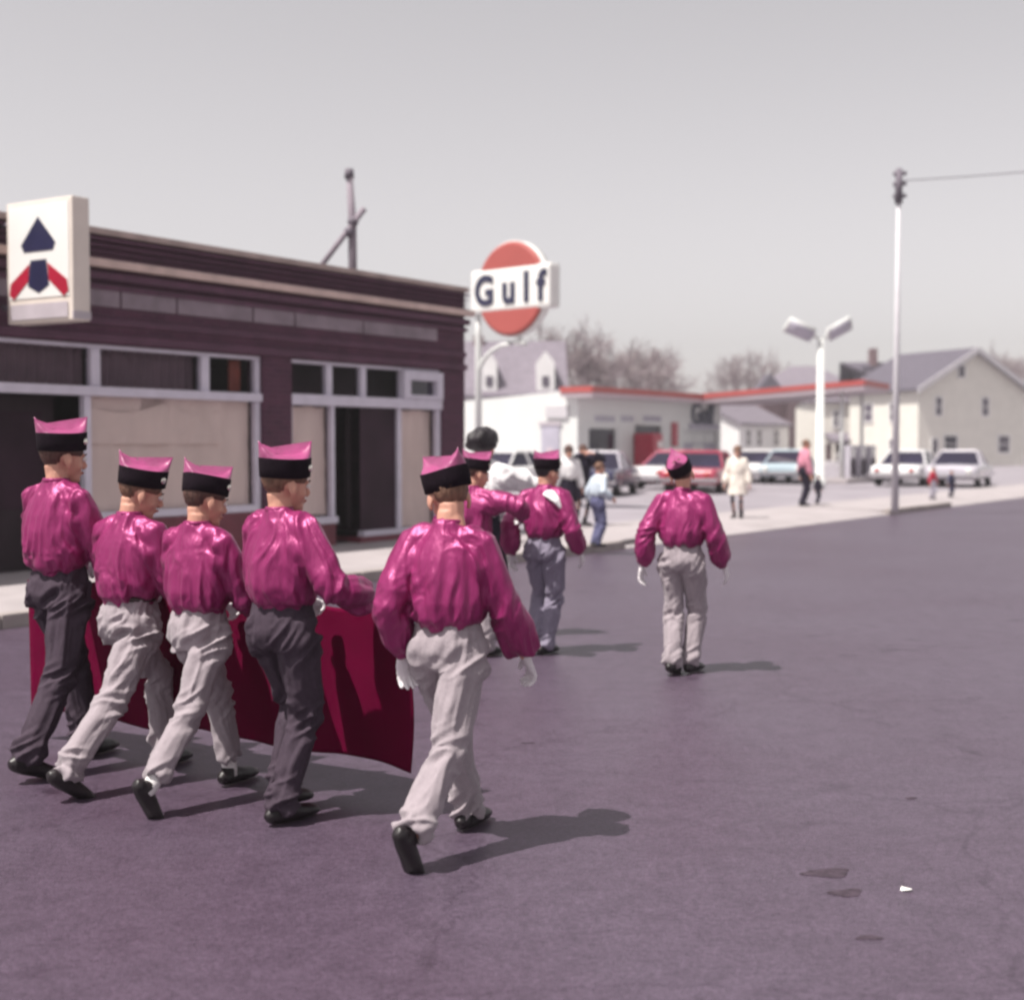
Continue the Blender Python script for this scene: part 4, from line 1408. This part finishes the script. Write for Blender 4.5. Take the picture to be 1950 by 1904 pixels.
def pz(y, Y):
    return at(CX, y, Y).z
def px_x(x, Y):
    return at(x, HOR, Y).x
# the big shingled roof with two white dormers behind the station
Y0 = 80.0
x0, x1 = px_x(868, Y0), px_x(1075, Y0)
hA = house('dormer_house', 'pale house with steep grey roof and two white dormers behind filling station', (x0, Y0, 0), 0, x1 - x0, 8, pz(752, Y0), pz(655, Y0 + 4), 'x', 'clap_grey', 'shingle', [('front', .6, 1.4, .9, 2.4), ('front', 4, 4.8, .9, 2.4)], over=.2)
for xa, xb in ((918, 946), (1022, 1056)):
    a, b = px_x(xa, Y0) - x0, px_x(xb, Y0) - x0
    zb_ = pz(755, Y0); zt_ = pz(690, Y0); zr_ = pz(668, Y0)
    dm = empty('dormer'); dm.parent = hA
    MB().prism([(a, zb_), (a, zt_), ((a + b) / 2, zr_), (b, zt_), (b, zb_)], 1, .1, 4).build('dormer_wall', 'clap_white', dm)
    boxo('window', 'house_pane', dm, (a + b) / 2 - .2, (a + b) / 2 + .2, .06, .099, pz(736, Y0), pz(716, Y0))
boxo('chimney', 'brick_far', hA, .9, 1.5, 3.6, 4.3, pz(690, Y0), pz(640, Y0 + 4))
# small white gabled house beyond the station
Y1 = 100.0
c1 = at(1408, HOR, Y1)
def u_len(x, X0, YY):                                            # distance along U from (X0, YY) to image column x
    q = (x - CX) / F_PX
    return (q * YY - X0) / (U.x - q * U.y)
L1 = u_len(1501, c1.x, Y1)
e1, r1_ = pz(806, Y1), pz(762, Y1 + 2)
wins = []
for xa, xb in ((1420, 1428), (1440, 1449), (1472, 1481)):
    a, b = u_len(xa, c1.x, Y1), u_len(xb, c1.x, Y1)
    wins += [('front', a, b, pz(848, Y1), pz(818, Y1))]
for xa, xb in ((1440, 1450), (1474, 1483)):
    a, b = u_len(xa, c1.x, Y1), u_len(xb, c1.x, Y1)
    wins += [('front', a, b, pz(889, Y1) + .15, pz(872, Y1))]
house('gabled_cottage', 'small white cottage with grey roof and narrow windows beyond filling station', (c1.x, Y1, .1), ROTU, L1, 7, e1, r1_, 'x', 'clap_white', 'shingle', wins, over=.3)
# dark brick house with a long roof showing above the canopy
Y2 = 128.0
xa, xb = px_x(1446, Y2), px_x(1652, Y2)
hB = house('brick_house', 'dark brick house with long hipped roof rising above the canopy', (xa, Y2, 0), 0, xb - xa, 9, pz(748, Y2), pz(697, Y2 + 4.5), 'hip', 'brick_far', 'shingle',
           [('front', px_x(1524, Y2) - xa, px_x(1536, Y2) - xa, pz(795, Y2), pz(770, Y2)), ('front', px_x(1524, Y2) - xa, px_x(1536, Y2) - xa, pz(835, Y2), pz(812, Y2))], over=.4)
ga, gb_ = px_x(1440, Y2) - xa, px_x(1488, Y2) - xa
gd = MB().prism([(ga, pz(742, Y2)), ((ga + gb_) / 2, pz(712, Y2)), (gb_, pz(742, Y2))], 1, -.8, 2.5).build('gable', 'shingle_dark', hB)
boxo('porch_roof', 'clap_white', hB, px_x(1520, Y2) - xa, px_x(1546, Y2) - xa, -1.5, -.001, pz(812, Y2), pz(800, Y2))
boxo('corner_pier', 'porch_dark', hB, px_x(1496, Y2) - xa, px_x(1514, Y2) - xa, -.6, -.001, 0, pz(764, Y2))
# cream house with a long porch
Y3 = 105.0
xa, xb = px_x(1556, Y3), px_x(1738, Y3)
P3 = lambda x: px_x(x, Y3) - xa
wins = [('front', P3(a), P3(b), pz(812, Y3), pz(784, Y3)) for a, b in ((1587, 1596), (1620, 1628), (1681, 1690), (1722, 1731))]
hC = house('porch_house', 'cream two storey house with long shady porch behind the fuel pumps', (xa, Y3, 0), 0, xb - xa, 8, pz(768, Y3), pz(756, Y3), 'flat', 'clap_cream', 'shingle', wins, over=.3)
pr = empty('porch'); pr.parent = hC
MB().prism([(-2.4, pz(842, Y3)), (-2.4, pz(838, Y3) + .05), (-.002, pz(824, Y3)), (-.002, pz(830, Y3))], 0, P3(1570), P3(1752)).build('porch_roof', 'shingle', pr)
boxo('porch_shade', 'porch_dark', pr, P3(1572), P3(1742), -.06, -.003, .4, pz(846, Y3))  # dark sheet over the cream wall: the porch roof's shade put into colour
boxo('porch_floor', 'clap_grey', pr, P3(1570), P3(1752), -2.4, -.062, 0, .4)
for x in (1574, 1608, 1642, 1682, 1716, 1750):
    boxo('post', 'clap_cream', pr, P3(x) - .09, P3(x) + .09, -2.35, -2.17, .4, pz(842, Y3))
boxo('railing', 'clap_white', pr, P3(1574), P3(1750), -2.3, -2.25, .9, 1.0)
for x in range(1578, 1750, 6):
    boxo('baluster', 'clap_white', pr, P3(x) - .03, P3(x) + .03, -2.295, -2.255, .4, .899)
for a, b in ((1600, 1612), (1660, 1674)):
    boxo('window', 'house_pane', pr, P3(a), P3(b), -.08, -.061, 1.0, 2.2)
boxo('door', 'clap_white', pr, P3(1632), P3(1641), -.09, -.0605, .4, 2.35)
# steep dark roof with a chimney behind it
Y5 = 122.0
xa, xb = px_x(1648, Y5), px_x(1704, Y5)
hD = house('steep_roof_house', 'narrow house with steep dark roof and tall chimney behind the porch house', (xa, Y5, 0), 0, xb - xa, 9, pz(735, Y5), pz(690, Y5 + 4.5), 'hip', 'clap_grey', 'shingle_dark', (), over=.2)
boxo('chimney', 'brick_far', hD, px_x(1677, Y5) - xa, px_x(1690, Y5) - xa, 3.6, 4.6, pz(700, Y5), pz(658, Y5))
boxo('chimney_base', 'shingle_dark', hD, px_x(1657, Y5) - xa, px_x(1691, Y5) - xa, 2.6, 6.0, pz(736, Y5), pz(694, Y5))
# cream gabled house at the right
Y4 = 96.0
xa = px_x(1748, Y4)
RZ4 = math.radians(24)
def P4(x):                                                       # distance along the turned front to image column x
    q = (x - CX) / F_PX
    return (q * Y4 - xa) / (math.cos(RZ4) - q * math.sin(RZ4))
W4 = P4(1950)
hE = house('gable_front_house', 'tall cream house with dark roof and its gable front turned to the street', (xa, Y4, 0), RZ4, W4, 7.5, pz(738, Y4), pz(668, Y4 + 2), 'y', 'clap_cream', 'shingle_dark',
           [('front', P4(1780), P4(1791), pz(790, Y4), pz(756, Y4)), ('front', P4(1774), P4(1784), pz(864, Y4), pz(836, Y4)), ('front', P4(1797), P4(1821), pz(862, Y4), pz(830, Y4), 'dark_glass'),
            ('front', P4(1822), P4(1834), pz(716, Y4), pz(694, Y4)), ('front', P4(1868), P4(1880), pz(790, Y4), pz(756, Y4)), ('front', P4(1900), P4(1920), pz(862, Y4), pz(830, Y4)),
            ('side', 2.0, 2.9, pz(800, Y4), pz(766, Y4)), ('side', 4.8, 5.7, pz(800, Y4), pz(766, Y4)), ('side', 2.0, 2.9, pz(868, Y4), pz(836, Y4))], over=.45)
ev4, rg4 = pz(738, Y4), pz(668, Y4 + 2)
for s_ in (0, 1):
    e_ = (-.45, W4 / 2) if s_ == 0 else (W4 + .45, W4 / 2)
    ze_ = ev4 - .45 * (rg4 - ev4) / (W4 / 2)
    MB().prism([(e_[0], ze_ - .16), (e_[1], rg4 - .16), (e_[1], rg4 + .22), (e_[0], ze_ + .22)], 1, -.56, -.452).build('rake_board', 'clap_grey', hE)
boxo('shrub_bed', 'twig', hE, P4(1752), P4(1795), -1.4, -.4, 0, .5, bev=.15)

# ------------------------------------------------------------------ bare trees
def bare_tree(label, base, height, spread, seed, twig_n=5, r0=.22, leafy=0.0, lift=.3):
    rnd = random.Random(seed)
    t = empty('bare_tree', base)
    tag(t, label, 'tree', 'leafless trees behind the roofs')
    limbs, twigs = MB(), MB()
    tips = []
    def grow(p, d, L, r, lvl):
        q1 = p + d * (L * .5) + Vector((rnd.uniform(-1, 1), rnd.uniform(-1, 1), rnd.uniform(-.3, .6))) * L * .07
        q2 = p + d * L + Vector((rnd.uniform(-1, 1), rnd.uniform(-1, 1), rnd.uniform(0, 1))) * L * .1
        (limbs if lvl < 3 else twigs).tube([p, q1, q2], [max(r, .022), max(r * .8, .02), max(r * .6, .016)], n=(8, 6, 5, 4, 3, 3)[min(lvl, 5)], cap=False)
        if lvl >= 5:
            tips.append(q2)
            return
        nb = (4, 4, 4, 4, twig_n)[lvl]
        for i in range(nb):
            a = rnd.uniform(0, 6.283)
            sp = rnd.uniform(.35, .85) * (1.15 if lvl < 2 else 1)
            o = d.orthogonal().normalized()
            o = Matrix.Rotation(a, 3, d) @ o
            nd = (d * math.cos(sp) + o * math.sin(sp) + Vector((0, 0, lift * .5))).normalized()
            f = rnd.uniform(.45, 1.0) if i else 1.0
            grow(lerp(p, q2, f) if i else q2, nd, L * rnd.uniform(.58, .80), r * .6 * (f * .3 + .5), lvl + 1)
    th = height * .26
    limbs.tube([(0, 0, -.1), (0.02, 0, th * .5), (0, .03, th)], [r0 * 1.3, r0, r0 * .9], n=10)
    for i in range(5):
        a = i * 1.257 + rnd.uniform(-.3, .3)
        sp = rnd.uniform(.25, .75) * spread
        grow(Vector((0, 0, th * rnd.uniform(.8, 1.0))), Vector((math.sin(sp) * math.cos(a), math.sin(sp) * math.sin(a), math.cos(sp))).normalized(), height * .27, r0 * .55, 1)
    limbs.build('trunk', 'bark', t)
    cr = twigs.build('crown', 'twig', t)
    bud = MB()
    for p in tips:
        for _ in range(2):
            c = p + Vector((rnd.gauss(0, .12), rnd.gauss(0, .12), rnd.gauss(0, .12)))
            s = rnd.uniform(.03, .06)
            a = Vector((rnd.uniform(-1, 1), rnd.uniform(-1, 1), rnd.uniform(-1, 1))).normalized() * s
            b = a.orthogonal().normalized() * s
            bud.add([c - a, c + b, c + a, c - b], [(0, 1, 2, 3)])
    bo = bud.build('buds', 'bud', t)
    bo['kind'] = 'stuff'
    return t
b = at(1115, HOR, 90); bare_tree('round bare tree with a thick haze of twigs rising behind station roof', (b.x - .4, 92, 0), pz(640, 92) * 1.2, 1.15, 5, twig_n=7, lift=.2)
b = at(1205, HOR, 96); bare_tree('bare tree crown leaning right of the other behind station roof', (b.x, 97, 0), pz(655, 97) * 1.15, 1.1, 9, twig_n=6, lift=.2)
b = at(1420, HOR, 150); bare_tree('faint distant bare tree left of the long hipped roof', (b.x, 150, 0), pz(655, 150), .9, 14, r0=.25)
b = at(1925, HOR, 135); bare_tree('bare tree behind the gable fronted house', (b.x, 135, 0), pz(650, 135), .9, 22, r0=.25)
b = at(900, HOR, 110); bare_tree('bare tree behind the dormered house', (b.x, 110, 0), pz(668, 110), .9, 31, r0=.22)

# ------------------------------------------------------------------ cars
def car(label, pos, heading, body_m, roof_m=None, L=4.9, name='parked_car'):
    c = empty(name, (pos[0], pos[1], pos[2]), -math.radians(heading))
    tag(c, label, 'car', 'cars parked at the filling station')
    c.scale = (.97, .95, .87)
    hw = .93
    secs = [(-.5, .80, .42, .70), (-.485, .88, .34, .80), (-.44, .93, .30, .86), (-.25, .94, .28, .88), (0, .95, .28, .90), (.2, .94, .28, .90), (.42, .92, .30, .87), (.475, .88, .36, .82), (.5, .80, .44, .72)]
    vs, fs = [], []
    for y, w, zb, zt in secs:
        Y = y * L
        vs += [(-w * .9, Y, zb), (-w, Y, zb + .12), (-w, Y, zt - .22), (-w * .97, Y, zt - .06), (-w * .88, Y, zt), (0, Y, zt + .025), (w * .88, Y, zt), (w * .97, Y, zt - .06), (w, Y, zt - .22), (w, Y, zb + .12), (w * .9, Y, zb)]
    n = 11
    for j in range(len(secs) - 1):
        for i in range(n):
            a, b2 = j * n + i, j * n + (i + 1) % n
            fs.append((a, b2, b2 + n, a + n))
    fs.append(tuple(range(n - 1, -1, -1))); fs.append(tuple((len(secs) - 1) * n + i for i in range(n)))
    MB().add(vs, fs).build('body', body_m, c)
    zb, zt = .885, 1.40
    base = [(-.84, -1.25), (.84, -1.25), (.84, 0.95), (-.84, 0.95)]
    topq = [(-.62, -.68), (.62, -.68), (.62, .22), (-.62, .22)]
    vs = [(x, y, zb) for x, y in base] + [(x, y, zt) for x, y in topq]
    MB().add(vs, [(0, 1, 2, 3), (7, 6, 5, 4), (0, 4, 5, 1), (1, 5, 6, 2), (2, 6, 7, 3), (3, 7, 4, 0)]).build('cabin', 'dark_glass', c)
    MB().add([(x * 1.04, y * 1.03, zt - .02) for x, y in topq] + [(x * 1.04, y * 1.03, zt + .03) for x, y in topq] + [(x * .85, y * .9, zt + .075) for x, y in topq],
             [(0, 1, 2, 3)] + [(i, i + 4, (i + 1) % 4 + 4, (i + 1) % 4) for i in range(4)] + [(i + 4, i + 8, (i + 1) % 4 + 8, (i + 1) % 4 + 4) for i in range(4)] + [(11, 10, 9, 8)]).build('roof', roof_m or body_m, c)
    for i in range(4):
        a, t_ = Vector((*base[i], zb)), Vector((*topq[i], zt))
        MB().tube([a, t_], .035, n=6).build('pillar', roof_m or body_m, c)
    for sx in (-1, 1):
        MB().tube([(sx * .845, -.1, zb), (sx * .665, -.2, zt)], .03, n=6).build('pillar', roof_m or body_m, c)
        boxo('side_trim', 'chrome', c, sx * .95 - .012, sx * .95 + .012, -L * .42, L * .42, .60, .63)
        boxo('door_handle', 'chrome', c, sx * .955 - .015, sx * .955 + .015, -.25, -.08, .72, .75)
        for yw in (-L * .30, L * .31):
            w = MB().tube([(sx * .72, yw, .33), (sx * .74, yw, .33), (sx * .90, yw, .33), (sx * .92, yw, .33)], [.29, .33, .33, .29], side=(0, 0, 1), n=20).build('wheel', 'tyre', c)
            MB().tube([(sx * .921, yw, .33), (sx * .935, yw, .33)], [.2, .15], side=(0, 0, 1), n=16).build('hub_cap', 'chrome', w, True)
        MB().tube([(sx * .62, L * .497, .66), (sx * .62, L * .508, .66)], [.11, .09], side=(1, 0, 0), n=12).build('headlight', 'head_light', c, True)
        MB().tube([(sx * .62, -L * .497, .66), (sx * .62, -L * .51, .66)], [.10, .07], side=(1, 0, 0), n=12).build('tail_light', 'tail_light', c, True)
    boxo('bumper', 'chrome', c, -.95, .95, L * .5, L * .5 + .1, .40, .54, bev=.04)
    boxo('bumper', 'chrome', c, -.95, .95, -L * .5 - .1, -L * .5, .40, .54, bev=.04)
    return c
def gp(x, y):
    return ground(x, y, .11)
HD = 33.0
def carp(x, Y):
    p = at(x, HOR, Y); return (p.x, Y, .11)
car('dark navy sedan with pale roof parked at the station front', carp(1140, 41.5), 194, 'car_navy', 'car_grey')
car('white sedan with rose red roof parked beside the soda machine', carp(1300, 47.5), 40, 'car_white', 'car_rose')
car('red sedan parked in front of the service bay', carp(1345, 44.0), 22, 'car_red')
car('white sedan parked before the small gabled cottage', carp(1448, 55.5), 24, 'car_white')
car('pale blue sedan nosed up beside the lamp standard', carp(1503, 54.5), 198, 'car_blue')
car('white sedan parked in front of the porch house beside slender pole', carp(1735, 51.5), 30, 'car_white')
car('pale grey sedan parked in front of gable fronted house', carp(1828, 50), 205, 'car_grey')
car('white sedan parked along the sunlit side wall of station', carp(978, 46), 40, 'car_white')

# squat bin at the kerb
bp_ = ground(963, 1032, .12)
bn = empty('litter_bin', (bp_.x, bp_.y, .12))
tag(bn, 'squat dark grey bin standing at the pavement corner', 'bin')
MB().tube([(0, 0, 0), (0, 0, .03), (0, 0, .36), (0, 0, .38)], [.15, .165, .19, .175], n=18).build('drum', 'bin', bn, True)
MB().tube([(0, 0, .375), (0, 0, .40), (0, 0, .43)], [.195, .195, .1], n=18).build('lid', 'tar', bn, True)

# ------------------------------------------------------------------ the banner
SB = 4.80
bn0, bn1, bz0, bz1 = 3.70, 6.15, .165, .865
nx, nz_ = 110, 34
P_ = np.array([[i / nx, j / nz_] for j in range(nz_ + 1) for i in range(nx + 1)])
nn_ = np.column_stack([P_[:, 0] * 9, P_[:, 1] * 1.2, np.zeros(len(P_))])
wv = vnoise(nn_ + 3) * .028 + vnoise(nn_ * 2.1 + 8) * .008
vs, fs = [], []
for q, (a, t) in enumerate(P_):
    hang = 1 - t
    s = SB + .02 + wv[q] * (.25 + hang) + hang * .05
    nq = bn0 + (bn1 - bn0) * a + (-.045 * math.sin(hang * math.pi * .9) - .02 * hang) * (1 - a) ** 6
    zq = bz0 + (bz1 - bz0) * t - t * .035 * abs(math.sin(a * 12.0)) + (1 - t) * (.015 * math.sin(a * 17) + .03 * (1 - a) ** 8 * -1)
    vs.append(street(s, nq, zq))
for j in range(nz_):
    for i in range(nx):
        a = j * (nx + 1) + i
        fs.append((a, a + 1, a + nx + 2, a + nx + 1))
ban = MB().add(vs, fs).build('parade_banner', 'banner', None, True)
sol = ban.modifiers.new('thickness', 'SOLIDIFY')
sol.thickness = .006
tag(ban, 'wide dark crimson cloth banner carried across the front of the row', 'banner')

# ------------------------------------------------------------------ the marching boys
BOYS = 'boys marching in satin blouses'
def grip(dx=.0):
    return {'R': (.17 + dx, .30, .875), 'L': (-.17, .30, .875)}
gp_ = {'R': (-.3, .2, -1), 'L': (.3, .2, -1)}
common = dict(group=BOYS, palm=gp_, curl=(.75, .75), poles={'R': (.35, -1, -.35), 'L': (-.35, -1, -.35)})
person('tall boy in pink satin blouse and charcoal trousers at far end of the banner', (-2.17, 6.76), 33, H=1.60, lean=0, feet={'R': (.12, -.20, 18, 0, 8), 'L': (-.08, .30, 0, 0, -5)},
       hands=grip(), head=(18, 6, 0), bottom_m='trouser_dark', hair='hair_brown', seed=1.3, **common)
person('boy in pink satin blouse with silver cap badge looking down to his right', (-1.765, 6.50), 33, H=1.505, lean=2, feet={'R': (.07, -.38, 32, 0, 8), 'L': (-.08, .36, 0, 0, -5)},
       hands=grip(), head=(34, 16, 4), cap_tilt=(2, 0, 0), hair='hair_sandy', belt='belt', seed=2.7, **common)
person('shorter boy in pink satin blouse with white socks showing in mid stride', (-1.365, 6.16), 33, H=1.43, lean=0, feet={'R': (.07, -.39, 58, 0, 6), 'L': (-.08, .36, 0, 0, -5)},
       hands=grip(), head=(20, 12, -2), cap_tilt=(-6, -4, 0), hair='hair_brown', socks=True, seed=4.2, **common)
person('boy in pink satin blouse and dark charcoal trousers gripping the banner corner', (-.95, 5.82), 33, H=1.485, lean=0, feet={'R': (.065, .03, 0, 0, 8), 'L': (-.07, .16, 6, .02, -4)},
       hands={'R': (.29, .23, .90), 'L': (-.15, .30, .875)}, head=(22, 5, 2), cap_tilt=(-2, 0, 0), bottom_m='trouser_dark', hair='hair_sandy', belt='belt_white', seed=5.9, **common)
person('boy in pink satin blouse striding alone with head turned left beside banner', (-.25, 5.40), 30, H=1.475, feet={'R': (.06, -.365, 60, 0, 6), 'L': (-.08, .36, 0, 0, -6)},
       hands={'R': (.245, .20, .76), 'L': (-.195, -.01, .745)}, palm={'R': (-.6, -.8, 0), 'L': (.6, -.8, 0)}, curl=(.5, .5), poles={'R': (.4, -1, 0), 'L': (-.25, -1, 0)}, head=(-40, 16, -4), cap_tilt=(1, -14, 22), hair='hair_sandy', seed=7.4, group=BOYS, twist=-4)
person('dark haired boy in pink satin blouse with a white scarf over one shoulder', (.24, 10.5), 28, H=1.44, feet={'R': (.045, .03, 0, 0, 6), 'L': (-.04, -.06, 30, .03, -4)},
       hands={'R': (.25, .12, .77), 'L': (-.25, -.08, .75)}, head=(26, 4, 0), bottom_m='trouser_blue', hair='hair_black', seed=9.1, group=BOYS, scarf=True, voxel=.0085)
person('boy in pink satin blouse and pale trousers marching alone ahead on the road', (1.155, 9.58), 26, H=1.445, feet={'R': (.07, .12, 0, .0, 6), 'L': (-.035, -.04, 8, 0, -4)},
       hands={'R': (.275, .12, .745), 'L': (-.27, -.08, .735)}, head=(-14, 4, -10), cap_tilt=(26, -16, 0), hair='hair_brown', seed=11.5, group=BOYS, voxel=.0085)
person('boy in pink satin blouse reaching his arm out towards the scarfed boy', (-.30, 10.25), 33, H=1.44, feet={'R': (.06, .22, 0, 0, 6), 'L': (-.06, -.2, 35, 0, -4)},
       hands={'R': (.30, .20, 1.08), 'L': (-.22, .18, .90)}, poles={'R': (1, -.5, .1), 'L': (-.5, -1, 0)}, head=(30, 10, 0), bottom_m='trouser_light', hair='hair_brown', seed=12.5, group=BOYS, voxel=.0085)

# ------------------------------------------------------------------ onlookers
ON = 'people watching the parade'
kw = dict(cap=False, gloves=False, group=ON)
person('woman with bouffant black hair in white blouse walking behind the reaching boy', (-.245, 11.3), 20, H=1.66, top='white_cloth', bottom='skirt', bottom_m='black_cloth', hair='hair_black', hair_style='bouffant',
       hands={'R': (.16, .22, 1.18), 'L': (-.22, .05, .78)}, head=(15, 0, 0), seed=20, voxel=.010, **kw)
q = ground(1082, 1003, .12)
person('woman in white blouse and black skirt standing on the pavement', (q.x, q.y), 170, H=1.42, top='white_cloth', bottom='skirt', bottom_m='black_cloth', hair='hair_brown', hair_style='long', seed=21, voxel=.012, z0=.11, **kw)
q = ground(1108, 1000, .12)
person('person in a long black coat lifting both hands to the face', (q.x, q.y), 150, H=1.44, top='black_cloth', bottom='coat', bottom_m='black_cloth', hair='hair_brown', hair_style='short',
       hands={'R': (.10, .22, 1.34), 'L': (-.10, .22, 1.34)}, poles={'R': (1, 0, -.4), 'L': (-1, 0, -.4)}, seed=22, voxel=.012, z0=.11, **kw)
q = ground(1138, 1040, .12)
person('small boy in pale blue shirt and jeans standing at the kerb', (q.x, q.y), 60, H=1.19, top='blue_cloth', bottom_m='jean', hair='hair_sandy', hands={'R': (.27, .12, .86), 'L': (-.22, .06, .76)}, seed=23, voxel=.010, z0=.11, **kw)
q = ground(1404, 992, .05)
person('figure in a long cream coat with dark stockings on the pavement crossing', (q.x, q.y), 200, H=1.43, top='cream_cloth', bottom='coat', bottom_m='black_cloth', hair='hair_sandy', hair_style='long', seed=24, voxel=.012, z0=.09, **kw)
q = ground(1531, 964, .11)
person('man in rose patterned shirt and dark trousers standing on the forecourt', (q.x, q.y), 80, H=1.56, top='rose_cloth', bottom_m='black_cloth', hair='hair_sandy', seed=25, voxel=.013, z0=.11, **kw)
q = ground(1557, 960, .11)
person('toddler in dark clothes beside man in rose shirt', (q.x, q.y), 60, H=.72, top='black_cloth', bottom_m='black_cloth', hair='hair_black', seed=26, voxel=.011, z0=.11, **kw)
q = ground(1776, 951, .11)
person('small child in dark red top on the pavement near the pole', (q.x, q.y), 150, H=.86, top='ribbon_red', bottom_m='grey_door', hair='hair_brown', seed=27, voxel=.012, z0=.11, **kw)
q = ground(1811, 947, .11)
person('small child in dark blue clothes before the grey sedan', (q.x, q.y), 150, H=.74, top='navy', bottom_m='navy', hair='hair_sandy', seed=28, voxel=.012, z0=.11, **kw)

# ------------------------------------------------------------------ air
hz_ = MB().box(-390, 390, -390, 390, -1.2, 12.5).build('haze', None)
hm = bpy.data.materials.new('haze_air')
hm.use_nodes = True
hm.node_tree.nodes.clear()
ho = hm.node_tree.nodes.new('ShaderNodeOutputMaterial')
hv = hm.node_tree.nodes.new('ShaderNodeVolumePrincipled')
hv.inputs['Color'].default_value = (0.93, 0.91, 0.95, 1)
hv.inputs['Density'].default_value = 0.0010
hv.inputs['Anisotropy'].default_value = 0.2
hm.node_tree.links.new(hv.outputs[0], ho.inputs['Volume'])
hz_.data.materials.append(hm)
tag(hz_, kind='stuff')
